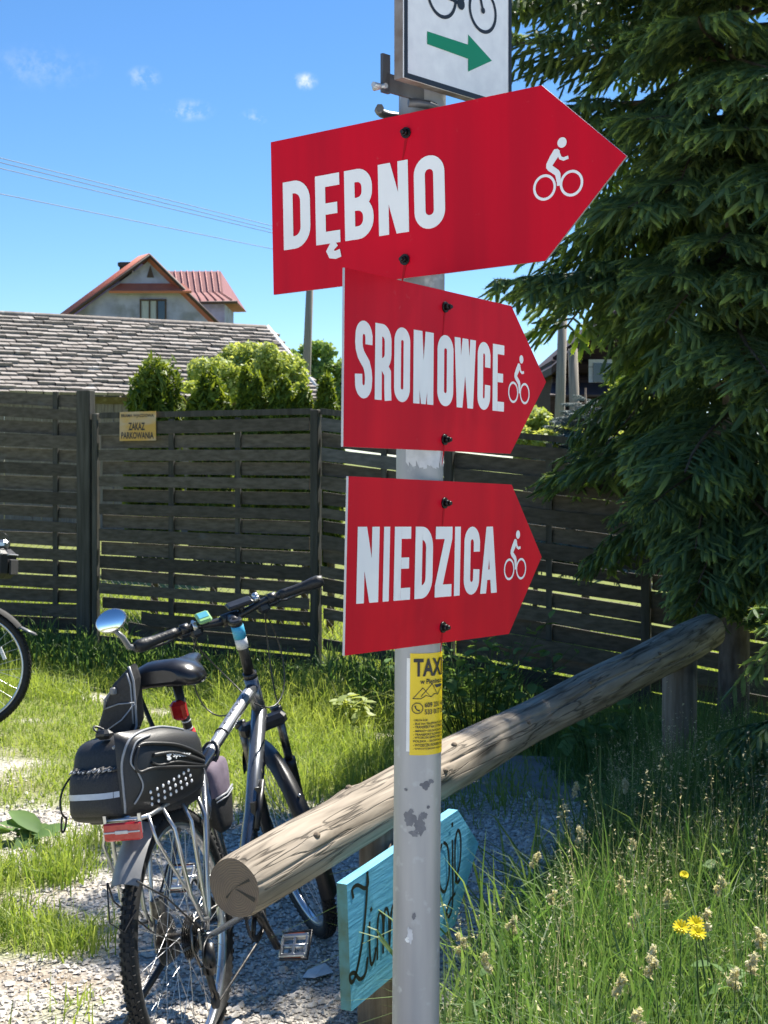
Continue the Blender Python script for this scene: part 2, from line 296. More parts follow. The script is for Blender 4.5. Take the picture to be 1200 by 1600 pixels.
# ------------------------------------------------------------------ mesh helpers
def ortho(d):
    d = Vector(d).normalized()
    a = Vector((0, 0, 1)) if abs(d.z) < .9 else Vector((1, 0, 0))
    u = a.cross(d).normalized(); return u, d.cross(u)
class MB:
    def __init__(s): s.v = []; s.f = []; s.sm = []
    def add(s, vs, fs, smooth=False):
        o = len(s.v); s.v += [Vector(v) for v in vs]; s.f += [tuple(i+o for i in f) for f in fs]; s.sm += [smooth]*len(fs); return s
    def box(s, c, size, rot=None, taper=1.0):
        c = Vector(c); x, y, z = [k/2 for k in size]; vs = []
        for dz in (-1, 1):
            t = taper if dz > 0 else 1
            for dx, dy in ((-1, -1), (1, -1), (1, 1), (-1, 1)):
                p = Vector((dx*x*t, dy*y*t, dz*z)); vs.append(c+(rot @ p if rot else p))
        return s.add(vs, [(3, 2, 1, 0), (4, 5, 6, 7), (0, 1, 5, 4), (1, 2, 6, 5), (2, 3, 7, 6), (3, 0, 4, 7)])
    def bbox(s, c, size, bev, rot=None):
        """box with bevelled edges"""
        c = Vector(c); hx, hy, hz = [k/2 for k in size]; vs = []
        rings = ((-hz, bev), (-hz+bev, 0), (hz-bev, 0), (hz, bev)); n = 8
        for z, ins in rings:
            x, y = hx-ins, hy-ins; b = bev if ins == 0 else bev*.6
            for p in ((-x+b, -y), (x-b, -y), (x, -y+b), (x, y-b), (x-b, y), (-x+b, y), (-x, y-b), (-x, -y+b)):
                q = Vector((p[0], p[1], z)); vs.append(c+(rot @ q if rot else q))
        fs = [tuple(range(n-1, -1, -1)), tuple(range(3*n, 4*n))]
        for k in range(3):
            for i in range(n):
                j = (i+1) % n; fs.append((k*n+i, k*n+j, (k+1)*n+j, (k+1)*n+i))
        return s.add(vs, fs)
    def tube(s, pts, r, n=8, cap=True, closed=False, flat=None):
        pts = [Vector(p) for p in pts]; m = len(pts); rr = r if hasattr(r, '__len__') else [r]*m
        vs = []; fs = []; u = None
        for i, p in enumerate(pts):
            if closed: d = pts[(i+1) % m]-pts[i-1]
            else: d = pts[min(i+1, m-1)]-pts[max(i-1, 0)]
            if d.length < 1e-9: d = Vector((0, 0, 1))
            d.normalize()
            if u is None: u, w = ortho(d)
            else:
                u = (u-d*u.dot(d)); u = u.normalized() if u.length > 1e-6 else ortho(d)[0]; w = d.cross(u)
            for k in range(n):
                a = 2*math.pi*k/n; vs.append(p+(u*math.cos(a)+w*math.sin(a)*(flat or 1))*rr[i])
        for i in range(m if closed else m-1):
            j = (i+1) % m
            for k in range(n):
                l = (k+1) % n; fs.append((i*n+k, i*n+l, j*n+l, j*n+k))
        s.add(vs, fs, True)
        if cap and not closed:
            o = len(s.v)-len(vs); s.f += [tuple(o+k for k in range(n-1, -1, -1)), tuple(o+(m-1)*n+k for k in range(n))]; s.sm += [False]*2
        return s
    def cyl(s, a, b, r, n=16, r2=None): return s.tube([a, b], [r, r if r2 is None else r2], n)
    def ball(s, c, r, n=10, sc=(1, 1, 1)):
        c = Vector(c); vs = []; fs = []; h = max(4, n//2)
        for i in range(h+1):
            t = math.pi*i/h
            for k in range(n):
                a = 2*math.pi*k/n; vs.append(c+Vector((r*math.sin(t)*math.cos(a)*sc[0], r*math.sin(t)*math.sin(a)*sc[1], r*math.cos(t)*sc[2])))
        for i in range(h):
            for k in range(n):
                l = (k+1) % n; fs.append((i*n+k, (i+1)*n+k, (i+1)*n+l, i*n+l))
        return s.add(vs, fs, True)
    def loft(s, rings, cap=True, smooth=True):
        n = len(rings[0]); vs = [v for r in rings for v in r]; fs = []
        for i in range(len(rings)-1):
            for k in range(n):
                l = (k+1) % n; fs.append((i*n+k, i*n+l, (i+1)*n+l, (i+1)*n+k))
        s.add(vs, fs, smooth)
        if cap:
            o = len(s.v)-len(vs); s.f += [tuple(o+k for k in range(n-1, -1, -1)), tuple(o+(len(rings)-1)*n+k for k in range(n))]; s.sm += [False]*2
        return s
    def prism(s, poly, fr, y0, y1):
        """poly in (x,z), extruded along y from y0 (front) to y1; fr maps (x,y,z) to a point"""
        n = len(poly); vs = [fr(x, y0, z) for x, z in poly]+[fr(x, y1, z) for x, z in poly]
        fs = [tuple(range(n)), tuple(range(2*n-1, n-1, -1))]+[(i, i+n, (i+1) % n+n, (i+1) % n) for i in range(n)]
        return s.add(vs, fs)
    def flat(s, poly, fr, y): return s.add([fr(x, y, z) for x, z in poly], [tuple(range(len(poly)))])
    def stroke(s, pts, w, fr, y, closed=False):
        pts = [Vector(p).to_2d() if len(p) == 3 else Vector(p) for p in pts]; m = len(pts); a = []; b = []
        ws = w if hasattr(w, '__len__') else [w]*m
        for i in range(m):
            if closed: d0 = pts[i]-pts[i-1]; d1 = pts[(i+1) % m]-pts[i]
            else: d0 = pts[i]-pts[i-1] if i else pts[1]-pts[0]; d1 = pts[i+1]-pts[i] if i < m-1 else d0
            d0 = d0.normalized(); d1 = d1.normalized(); n0 = Vector((-d0.y, d0.x)); n1 = Vector((-d1.y, d1.x))
            nn = n0+n1; nn = nn.normalized() if nn.length > 1e-6 else n0
            k = ws[i]/2/max(.5, nn.dot(n0)); a.append(pts[i]+nn*k); b.append(pts[i]-nn*k)
        vs = [fr(p.x, y, p.y) for p in a]+[fr(p.x, y, p.y) for p in b]
        fs = [(i, (i+1) % m, (i+1) % m+m, i+m) for i in range(m if closed else m-1)]
        return s.add(vs, fs)
    def xf(s, fn, start=0):
        s.v[start:] = [Vector(fn(v)) for v in s.v[start:]]; return s
    def build(s, name, mat, parent=None, off=None):
        me = bpy.data.meshes.new(name)
        vs = [v-off for v in s.v] if off is not None else s.v
        me.from_pydata([tuple(v) for v in vs], [], s.f); me.polygons.foreach_set('use_smooth', s.sm)
        me.materials.append(mat); me.update()
        o = bpy.data.objects.new(name, me); COL.objects.link(o)
        if parent is not None: o.parent = parent
        return o
def arr_mesh(name, V, Fa, mat, parent=None, tone=None, smooth=False):
    """big mesh from numpy arrays; Fa is (n,k)"""
    me = bpy.data.meshes.new(name); V = np.asarray(V, np.float32).reshape(-1, 3); Fa = np.asarray(Fa, np.int32)
    n, k = Fa.shape
    me.vertices.add(len(V)); me.vertices.foreach_set('co', V.ravel())
    me.loops.add(n*k); me.loops.foreach_set('vertex_index', Fa.ravel())
    me.polygons.add(n); me.polygons.foreach_set('loop_start', np.arange(0, n*k, k, dtype=np.int32))
    me.polygons.foreach_set('use_smooth', np.full(n, smooth))
    me.update(calc_edges=True); me.validate()
    if tone is not None:
        a = me.attributes.new('tone', 'FLOAT', 'POINT'); a.data.foreach_set('value', np.asarray(tone, np.float32))
    me.materials.append(mat)
    o = bpy.data.objects.new(name, me); COL.objects.link(o)
    if parent is not None: o.parent = parent
    return o
def tag(o, label=None, cat=None, group=None, kind=None):
    if label: o['label'] = label
    if cat: o['category'] = cat
    if group: o['group'] = group
    if kind: o['kind'] = kind
    return o
def thing(name, label, cat, loc=(0, 0, 0), mat=None, group=None):
    o = bpy.data.objects.new(name, None); COL.objects.link(o); o.empty_display_size = .1
    if mat is not None: o.matrix_world = mat
    else: o.location = loc
    return tag(o, label, cat, group)
def copy_part(o, parent, name=None):
    c = o.copy(); COL.objects.link(c); c.parent = parent
    return c
def font_mesh(text, size, bold=0.0, align='LEFT', spacing=1.0):
    cu = bpy.data.curves.new('lettering_source', 'FONT'); cu.body = text; cu.size = size; cu.offset = bold; cu.align_x = align
    cu.space_character = spacing; cu.resolution_u = 3; cu.fill_mode = 'FRONT'
    ob = bpy.data.objects.new('lettering_source', cu); COL.objects.link(ob)
    dg = bpy.context.evaluated_depsgraph_get(); me = bpy.data.meshes.new_from_object(ob.evaluated_get(dg))
    vs = [v.co.copy() for v in me.vertices]; fs = [tuple(p.vertices) for p in me.polygons]
    bpy.data.objects.remove(ob); bpy.data.curves.remove(cu); bpy.data.meshes.remove(me)
    return vs, fs
def fit_text(text, x0, x1, z0, z1, bold=0.0, capfit=True):
    """font outline squeezed into a rectangle; returns list of (x,z), faces"""
    vs, fs = font_mesh(text, 1.0, bold)
    ax = min(v.x for v in vs); bx = max(v.x for v in vs); ay = min(v.y for v in vs); by = max(v.y for v in vs)
    return [((v.x-ax)/(bx-ax)*(x1-x0)+x0, (v.y-ay)/(by-ay)*(z1-z0)+z0) for v in vs], fs
def arc(cx, cz, r, a0, a1, n=8, rz=None):
    rz = rz or r
    return [(cx+r*math.cos(R(a0+(a1-a0)*i/n)), cz+rz*math.sin(R(a0+(a1-a0)*i/n))) for i in range(n+1)]
ident = lambda x, y, z: Vector((x, y, z))

# ------------------------------------------------------------------ ground
_ph = rng.uniform(0, 6.28, (24, 2)); _fr = rng.normal(0, 1, (24, 2))
def nz(x, y, s=1.0):
    t = 0
    for k in range(24):
        f = _fr[k]*s*(1+k*.12); t = t+np.sin(x*f[0]+y*f[1]+_ph[k, 0])*np.cos(x*f[1]*.7-y*f[0]*.8+_ph[k, 1])/(1+k*.08)
    return t/5.0
def sst(a, b, x):
    t = np.clip((x-a)/(b-a), 0, 1); return t*t*(3-2*t)
def gz(x, y):
    x = np.asarray(x, float); y = np.asarray(y, float)
    s = sst(5.4, 9.4, y)*(1-sst(14, 26, y))
    return -.085*np.clip(x+.5, -4, 4)*s + .012*nz(x, y, 1.4)*sst(.4, 1.5, np.abs(y-0))
def gzf(x, y): return float(gz(x, y))
def border(y):       # edge between gravel and tall grass on the right
    return np.interp(y, [0, 3.0, 3.9, 4.8, 5.4, 6.3, 6.9, 7.4], [-.25, -.02, .12, .34, .58, .95, 1.0, .9])
def grassmask(x, y):
    n = nz(x, y, 2.2)
    right = sst(-.10, .12, x-border(y)+.06*n)*(1-sst(6.8, 7.2, y)*0)
    far = sst(6.2, 7.2, y+.5*n-.25*np.clip(-x-.8, 0, 2)*1.2)
    far = far*(1-sst(.15, .4, x)*(1-sst(8.2, 8.6, y))*(1-sst(1.0, 1.3, x))*sst(6.3, 6.6, y)*.75)
    left = sst(-.75, -1.15, x+.12*n)*sst(-.12, .38, nz(x+3, y*1.2, 2.6)+.20+.25*sst(5.2, 7.5, y))
    bare = np.exp(-((x+1.5)/.55)**2-((y-6.45)/.28)**2)+np.exp(-((x+1.0)/.25)**2-((y-5.4)/.3)**2)+.9*np.exp(-((x+2.3)/.4)**2-((y-7.4)/.25)**2)
    lawn = np.maximum(far, left)*(1-np.clip(bare*1.3, 0, 1))*np.where(x < border(y)-.1, sst(-.75, -.1, nz(x*1.3+7, y*1.6, 3.4)), 1)
    return np.clip(np.maximum(right, lawn), 0, 1)
def build_ground():
    xs = np.concatenate([[-600, -250, -100, -50, -25, -14], np.arange(-8, 6.01, .1), [9, 14, 25, 50, 100, 250, 600]])
    ys = np.concatenate([[-300, -80, -25, -8], np.arange(-3, 15.01, .1), [17, 20, 24, 30, 40, 60, 100, 200, 400, 900]])
    X, Y = np.meshgrid(xs, ys); Z = gz(X, Y)-.004
    V = np.stack([X, Y, Z], -1).reshape(-1, 3); nx, ny = len(xs), len(ys)
    i, j = np.meshgrid(np.arange(nx-1), np.arange(ny-1)); a = (j*nx+i).ravel()
    Fa = np.stack([a, a+1, a+nx+1, a+nx], -1)
    o = arr_mesh('ground', V, Fa, M['ground'], smooth=True); o['kind'] = 'structure'
    at = o.data.attributes.new('grass', 'FLOAT', 'POINT'); g = grassmask(X, Y); g[(Y > 10.3)] = 1; g[(Y < 1.6) & (Y > -9)] = 0; g[Y <= -9] = 1; at.data.foreach_set('value', g.ravel().astype(np.float32))
    # gravel stones lying on the path
    n = 60000
    x = rng.uniform(-1.9, 1.0, n); y = 2.9+ (rng.uniform(0, 1, n)**1.2)*4.3
    keep = (rng.uniform(0, 1, n) > grassmask(x, y)*1.15) & (rng.uniform(0, 1, n) < np.where(x < -.72, .55, 1))
    x, y = x[keep], y[keep]; n = len(x); z = gz(x, y)
    base = np.array([[1, 0, 0], [0, 1, 0], [-1, 0, 0], [0, -1, 0], [.3, .2, .9], [0, 0, -.6]])
    fb = np.array([[0, 1, 4], [1, 2, 4], [2, 3, 4], [3, 0, 4], [1, 0, 5], [2, 1, 5], [3, 2, 5], [0, 3, 5]])
    s = rng.gamma(2.0, .0022, n)+.0028
    V = base[None]*(1+rng.normal(0, .3, (n, 6, 3)))*s[:, None, None]
    a = rng.uniform(0, 6.28, n); c, sn = np.cos(a), np.sin(a)
    V = np.stack([V[..., 0]*c[:, None]-V[..., 1]*sn[:, None], V[..., 0]*sn[:, None]+V[..., 1]*c[:, None], V[..., 2]*.7], -1)
    V += np.stack([x, y, z], -1)[:, None]
    Fa = (fb[None]+np.arange(n)[:, None, None]*6).reshape(-1, 3)
    g = arr_mesh('gravel', V, Fa, M['pebble'], tone=np.repeat(rng.uniform(0, 1, n), 6)); g['kind'] = 'stuff'; 
    # old concrete slab by the fence
    mb = MB(); zc = gzf(.75, 7.7)
    mb.bbox((.78, 7.62, zc+.0), (.62, .95, .07), .01, Matrix.Rotation(R(-12), 3, 'Z')); s_ = mb.build('concrete_slab', M['concrete']); s_['kind'] = 'structure'
build_ground()
def bounce_sheet():  # unseen pale sheet added behind the camera to bounce sunlight onto the signs
    mb = MB(); n = 24
    for i in range(n):
        x0, x1 = -60+120*i/n, -60+120*(i+1)/n
        mb.add([(x0, -9, .02), (x1, -9, .02), (x1, .9, .02), (x0, .9, .02)], [(0, 1, 2, 3)])
    o = mb.build('bounce_sheet', pm('pale_bounce_sheet', (.50, .48, .44), (.62, .60, .56), 3, .9, bump=.2, bscale=60)); o['kind'] = 'structure'
bounce_sheet()

# ------------------------------------------------------------------ grass
def blades(name, x, y, h, w, mat, lean=.45, parent=None, tone=None, kind='stuff', zoff=0):
    n = len(x); z = gz(x, y)+zoff; az = rng.uniform(0, 6.28, n); fa = rng.uniform(0, 6.28, n)
    ln = np.abs(rng.normal(0, lean, n))*h
    dx, dy = np.cos(az)*ln, np.sin(az)*ln; wx, wy = np.cos(fa)*w/2, np.sin(fa)*w/2
    V = np.zeros((n, 7, 3)); lv = (0, .4, .75); ww = (1, .85, .55)
    for k in range(3):
        t = lv[k]; q = t*t
        for sd_, c in ((0, -1), (1, 1)):
            V[:, k*2+sd_, 0] = x+dx*q+c*wx*ww[k]; V[:, k*2+sd_, 1] = y+dy*q+c*wy*ww[k]; V[:, k*2+sd_, 2] = z+h*t*(1-.15*(ln/h)*t)
    V[:, 6, 0] = x+dx; V[:, 6, 1] = y+dy; V[:, 6, 2] = z+h*(1-.35*np.minimum(ln/h, 1.5))
    fb = np.array([[0, 1, 3], [0, 3, 2], [2, 3, 5], [2, 5, 4], [4, 5, 6]])
    Fa = (fb[None]+np.arange(n)[:, None, None]*7).reshape(-1, 3)
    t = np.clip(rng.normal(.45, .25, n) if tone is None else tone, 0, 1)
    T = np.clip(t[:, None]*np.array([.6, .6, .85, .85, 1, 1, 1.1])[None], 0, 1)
    o = arr_mesh(name, V, Fa, mat, parent, T.ravel()); o['kind'] = kind
    return o
def field(n, x0, x1, y0, y1, fn):
    x = rng.uniform(x0, x1, n); y = y0+(y1-y0)*rng.uniform(0, 1, n)
    k = rng.uniform(0, 1, n) < fn(x, y); return x[k], y[k]
def build_grass():
    # lawn on the left and behind the bicycle
    x, y = field(95000, -3.6, .9, 3.2, 10.6, lambda x, y: grassmask(x, y)*(np.abs(x)/y < .33)*(x < border(y)-.02)*np.where(y > 6.4, 1, .55))
    n1 = nz(x, y, 3.0)
    h = np.clip(rng.normal(.058, .022, len(x))*(1+.5*n1), .02, .3)
    h *= np.where((x < -.9) & (y > 6.8) & (y < 9), .75, 1)
    h *= np.where(y > 8.9, 1.6, 1)*np.where((x > -1.1) & (y > 6.6), 1.9, 1)
    t = np.clip(.55+.25*n1+rng.normal(0, .18, len(x)), 0, 1)
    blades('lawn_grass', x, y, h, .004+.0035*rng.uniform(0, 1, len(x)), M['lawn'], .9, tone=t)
    # clumps near the camera, left
    cx = rng.uniform(-1.6, -.7, 110); cy = rng.uniform(3.4, 6.2, 110)
    k = grassmask(cx, cy) > .5; cx, cy = cx[k], cy[k]
    x = np.concatenate([rng.normal(a, .06, 110) for a in cx]); y = np.concatenate([rng.normal(a, .07, 110) for a in cy])
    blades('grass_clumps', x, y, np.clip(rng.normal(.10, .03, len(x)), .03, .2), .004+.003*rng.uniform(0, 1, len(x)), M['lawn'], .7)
    # lawn beyond the fence, seen through its gaps
    x, y = field(40000, -5.5, 4.0, 10.2, 15.5, lambda x, y: np.where(y > 10.9-.32*(x+2.4), 1.0, 0)+0*x)
    blades('far_lawn_grass', x, y, rng.uniform(.05, .16, len(x)), .010+.006*rng.uniform(0, 1, len(x)), M['lawn'], .5, tone=rng.uniform(.45, 1, len(x)))
    # weeds along the foot of the fence
    x = rng.uniform(-3.6, 3.0, 9000); y = 10.138/(1+.3208*(x/10.2))-.1-np.abs(rng.normal(0, .32, len(x)))
    y = 11.1-.3208*(x+3)-.12-np.abs(rng.normal(0, .3, len(x)))
    blades('fence_foot_weeds', x, y, np.abs(rng.normal(.12, .08, len(x)))+.05+.16*((x > -.4) & (x < .9)), .009+.008*rng.uniform(0, 1, len(x)), M['tall'], .7, tone=np.clip(rng.normal(.55, .25, len(x)), 0, 1))
    # tall meadow grass right
    def rf(x, y): return sst(-.05, .10, x-border(y)+.05*nz(x, y, 2.2))*(x/y < .34)*(x/y > -.02)
    x, y = field(140000, -.2, 2.9, 2.5, 8.8, lambda x, y: rf(x, y)*np.where(y < 4.6, 1, .7))
    e = sst(0, .5, x-border(y))
    h = np.clip(rng.normal(.30, .11, len(x))*(.45+.65*e)*(1+.3*nz(x, y, 2)), .05, .62)
    t = np.clip(rng.normal(.42, .26, len(x))+.15*nz(x, y, 2.4), 0, 1)
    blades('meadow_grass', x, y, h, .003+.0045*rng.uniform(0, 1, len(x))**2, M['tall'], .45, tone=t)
    x, y = field(2200, 0.1, 2.4, 2.9, 6.5, rf)
    blades('broad_grass_leaves', x, y, rng.uniform(.3, .6, len(x)), .009+.006*rng.uniform(0, 1, len(x)), M['tall'], .8, tone=rng.uniform(.2, 1, len(x)))
    # fine panicles: clouds of tiny spikelets over the meadow
    x, y = field(1500, 0.0, 2.6, 2.8, 7.0, lambda x, y: rf(x, y)*np.where(nz(x, y, 2.0) > -.15, 1, .25))
    n = len(x); z0 = gz(x, y); hh = np.clip(rng.normal(.44, .11, n), .2, .68)*(.6+.4*sst(0, .4, x-border(y)))
    lx = rng.normal(0, .07, n); ly = rng.normal(0, .07, n)
    Vs = []; Ts = []
    m = 34
    u = rng.uniform(.62, 1, (n, m)); rad = (1.02-u)*.16
    a = rng.uniform(0, 6.28, (n, m))
    cx = x[:, None]+lx[:, None]*u+np.cos(a)*rad; cy = y[:, None]+ly[:, None]*u+np.sin(a)*rad; cz = z0[:, None]+hh[:, None]*u+rng.normal(0, .006, (n, m))
    s = rng.uniform(.0035, .008, (n, m)); d = rng.normal(0, 1, (n, m, 3)); d /= np.linalg.norm(d, axis=-1, keepdims=True)
    e2 = rng.normal(0, 1, (n, m, 3)); C = np.stack([cx, cy, cz], -1)
    V = np.stack([C-d*s[..., None], C+d*s[..., None], C+e2*(s*.28)[..., None]], 2).reshape(-1, 3)
    Fa = np.arange(len(V)).reshape(-1, 3)
    tt = np.repeat(np.clip(rng.normal(.42, .25, n*m), 0, 1), 3)
    # their stalks
    st = np.zeros((n, 3, 3)); st[:, 0] = np.stack([x-.0012, y, z0], -1); st[:, 1] = np.stack([x+.0012, y, z0], -1); st[:, 2] = np.stack([x+lx, y+ly, z0+hh], -1)
    o = len(V); V = np.concatenate([V, st.reshape(-1, 3)]); Fa = np.concatenate([Fa, np.arange(n*3).reshape(-1, 3)+o]); tt = np.concatenate([tt, np.full(n*3, .15)])
    g = arr_mesh('grass_panicles', V, Fa, M['seed'], tone=tt); g['kind'] = 'stuff'
build_grass()

# ------------------------------------------------------------------ fence
def fence_xy(px):
    k = (px-600)/F; Z = 10.138/(1+.3208*k); return k*Z, Z
FD = Vector((1, -.3208, 0)).normalized(); FN = Vector((FD.y, -FD.x, 0))   # FN points to the camera
if FN.y > 0: FN = -FN
def fz(px, py): return EYE-(py-HZ)/F*fence_xy(px)[1]
def bar_mesh(p, q, h, t, jit=0, twist=0):
    """board from p to q (centres), height h, thickness t"""
    mb = MB(); n = 4; rings = []
    for i in range(n+1):
        u = i/n; c = p.lerp(q, u); hh = h/2*(1+random.uniform(-jit, jit)); sag = random.uniform(-jit, jit)*.02
        up = Vector((0, 0, 1)); nn = FN*(t/2)
        rings.append([c+up*(-hh+sag)+nn, c+up*(hh+sag)+nn, c+up*(hh+sag)-nn, c+up*(-hh+sag)-nn])
    mb.loft(rings, smooth=False); return mb
def fence_bay(root, off, x0, x1, t0, t1, b0, b1, battens, rows, rail, missing=(), grey=(), first_front=True, tight=0.0):
    A = Vector((*fence_xy(x0), 0)); B = Vector((*fence_xy(x1), 0))
    zt0, zt1, zb0, zb1 = fz(x0, t0), fz(x1, t1), fz(x0, b0), fz(x1, b1)
    if rail:
        mb = bar_mesh(A+Vector((0, 0, zt0-.022)), B+Vector((0, 0, zt1-.022)), .044, .04); mb.build('rail', M['fence_post'], root, off)
        zt0 -= .066; zt1 -= .066
    h0 = (zt0-zb0)/rows; h1 = (zt1-zb1)/rows
    for r in range(rows):
        if r in missing: continue
        za = zt0-h0*(r+.5)+random.uniform(-.006, .006); zb_ = zt1-h1*(r+.5)+random.uniform(-.006, .006)
        s = 1 if (r % 2 == 0) == first_front else -1
        fr_ = FN*(.020*s+random.uniform(-.002, .002))
        hh = (h0+h1)/2-.007-abs(random.gauss(0, .009))+tight
        if random.random() < .22: hh -= .016
        mb = bar_mesh(A+Vector((0, 0, za))+fr_+FD*random.uniform(0, .012), B+Vector((0, 0, zb_))+fr_-FD*random.uniform(0, .012), hh, .018, .05)
        mb.build('board', M['grey_wood'] if r in grey else M['fence_wood'], root, off)
    for bx in battens:
        u = (bx-x0)/(x1-x0); Zx = Vector((*fence_xy(bx), 0)); zt = zt0+(zt1-zt0)*u+.01; zb = zb0+(zb1-zb0)*u-.01
        mb = MB(); rt = Matrix.Rotation(math.atan2(FD.y, FD.x), 3, 'Z')
        mb.box(Zx+Vector((0, 0, (zt+zb)/2)), (.042, .020, zt-zb), rt); mb.build('batten', M['fence_post'], root, off)
def fence_post(root, off, px, top, bot, w, d=.09):
    x, y = fence_xy(px); zt = fz(px, top); zb = fz(px, bot)-.12
    mb = MB(); mb.bbox(Vector((x, y, (zt+zb)/2))+FN*.01, (w, d, zt-zb), .006, Matrix.Rotation(math.atan2(FD.y, FD.x), 3, 'Z'))
    return mb.build('post', M['fence_post'], root, off)
def build_fence():
    def rt(px, name, label, cat):
        x, y = fence_xy(px); off = Vector((x, y, gzf(x, y))); return thing(name, label, cat, off), off
    root, off = rt(60, 'plank_fence', 'dark horizontal plank fence panel at the left edge, left of the gate', 'fence')
    fence_bay(root, off, -70, 124, 606, 616, 1001, 1010, (87-100, 87), 18, False, first_front=False)
    fence_post(root, off, 135, 610, 1022, .115); fence_post(root, off, -78, 600, 1010, .1)
    mb = bar_mesh(Vector((*fence_xy(-60), fz(-60, 1012))), Vector((*fence_xy(124), fz(124, 1036))), .05, .03); mb.build('ground_rail', M['grey_wood'], root, off)
    root, off = rt(320, 'plank_gate', 'dark plank gate carrying the yellow no-parking sign', 'gate')
    fence_bay(root, off, 157, 487, 645, 638, 1034, 1070, (268, 372), 18, True, missing=())
    fence_post(root, off, 151, 646, 1036, .045, .06)
    # gnawed-off board: a hole near the left stile
    root2, off2 = rt(610, 'plank_fence', 'dark plank fence panel behind the signpost, with a loose sagging bottom board', 'fence')
    fence_bay(root2, off2, 502, 697, 638, 660, 1062, 1100, (600,), 18, True, missing=(14, 16), grey=(0, 2))
    fence_post(root2, off2, 494.5, 640, 1080, .062)
    mb = bar_mesh(Vector((*fence_xy(506), fz(506, 1058)))+FN*.03, Vector((*fence_xy(640), fz(640, 1088)))+FN*.03, .10, .02); mb.build('board', M['fence_wood'], root2, off2)
    fence_post(root2, off2, 703, 660, 1120, .062)
    root3, off3 = rt(860, 'plank_fence', 'shaded dark plank fence panel between signpost and spruce trunk', 'fence')
    fence_bay(root3, off3, 710, 1005, 667, 693, 1120, 1185, (858,), 18, True, missing=(), first_front=True, tight=.008)
    fence_post(root3, off3, 1010, 690, 1200, .062)
    root4, off4 = rt(1100, 'plank_fence', 'shaded dark plank fence panel behind the spruce, at the right edge', 'fence')
    fence_bay(root4, off4, 1016, 1290, 694, 716, 1188, 1250, (1150,), 18, True, tight=.008)
    # cut away pieces of single boards (holes)
    for o in list(root.children):
        pass
    return root
gate_root = build_fence()
def gate_hole():
    """one gate board is broken off at its left end"""
    bs = [o for o in gate_root.children if o.name.startswith('board')]
    bs.sort(key=lambda o: -sum(v.co.z for v in o.data.vertices)/len(o.data.vertices))
    off = gate_root.location
    for idx in (14, 15):
        if idx >= len(bs): continue
        o = bs[idx]; x_cut = fence_xy(222 if idx == 14 else 200)[0]-off.x
        x_l = min(v.co.x for v in o.data.vertices)
        for v in o.data.vertices:
            if v.co.x < x_cut:
                d = x_cut-v.co.x; v.co.x += d; v.co.y += d*FD.y/FD.x; v.co.z += .006*math.sin(v.co.z*900)
gate_hole()
def wire_net():
    x0, y0 = fence_xy(-60); a = Vector((x0, y0, 0))-FN*.16; L = 4.6
    mb = MB(); g = .06
    n = int(L/g)
    for i in range(-14, n):
        for s in (1, -1):
            p = a+FD*(i*g if s > 0 else (i+14)*g); q = p+FD*(.84*s)
            zz = lambda v: gzf(v.x, v.y)
            mb.tube([p+Vector((0, 0, zz(p)+.02)), q+Vector((0, 0, zz(q)+.86))], .0016, 3, cap=False)
    o = mb.build('wire_netting', M['netting']); tag(o, 'rusty diamond wire netting behind the dark plank fence', 'wire netting')
wire_net()
def no_parking():
    x, y = fence_xy(220); p = P(220, 666, y); w = 63/F*y; h = 46/F*y
    rot = Matrix.Rotation(math.atan2(FD.y, FD.x), 4, 'Z'); base = Matrix.Translation(p+FN*.048) @ rot
    root = thing('no_parking_sign', 'faded yellow sign reading BRAMA WJAZDOWA ZAKAZ PARKOWANIA on the gate', 'sign', mat=base)
    mb = MB(); mb.prism([(-w/2, -h/2), (w/2, -h/2+.003), (w/2-.002, h/2), (-w/2+.002, h/2-.004)], ident, -.003, .003); mb.build('plate', M['sign_ochre'], root)
    mb = MB()
    for t, x0, x1, z0, z1, b in (('BRAMA WJAZDOWA', -.45, .44, .27, .41, .02), ('ZAKAZ', -.25, .2, -.14, .12, .03), ('PARKOWANIA', -.45, .44, -.43, -.20, .03)):
        pts, fs = fit_text(t, x0*w, x1*w, z0*h, z1*h, b)
        mb = MB(); mb.add([(a, -.0045, c) for a, c in pts], fs); mb.build('lettering', M['black_print'], root)
no_parking()

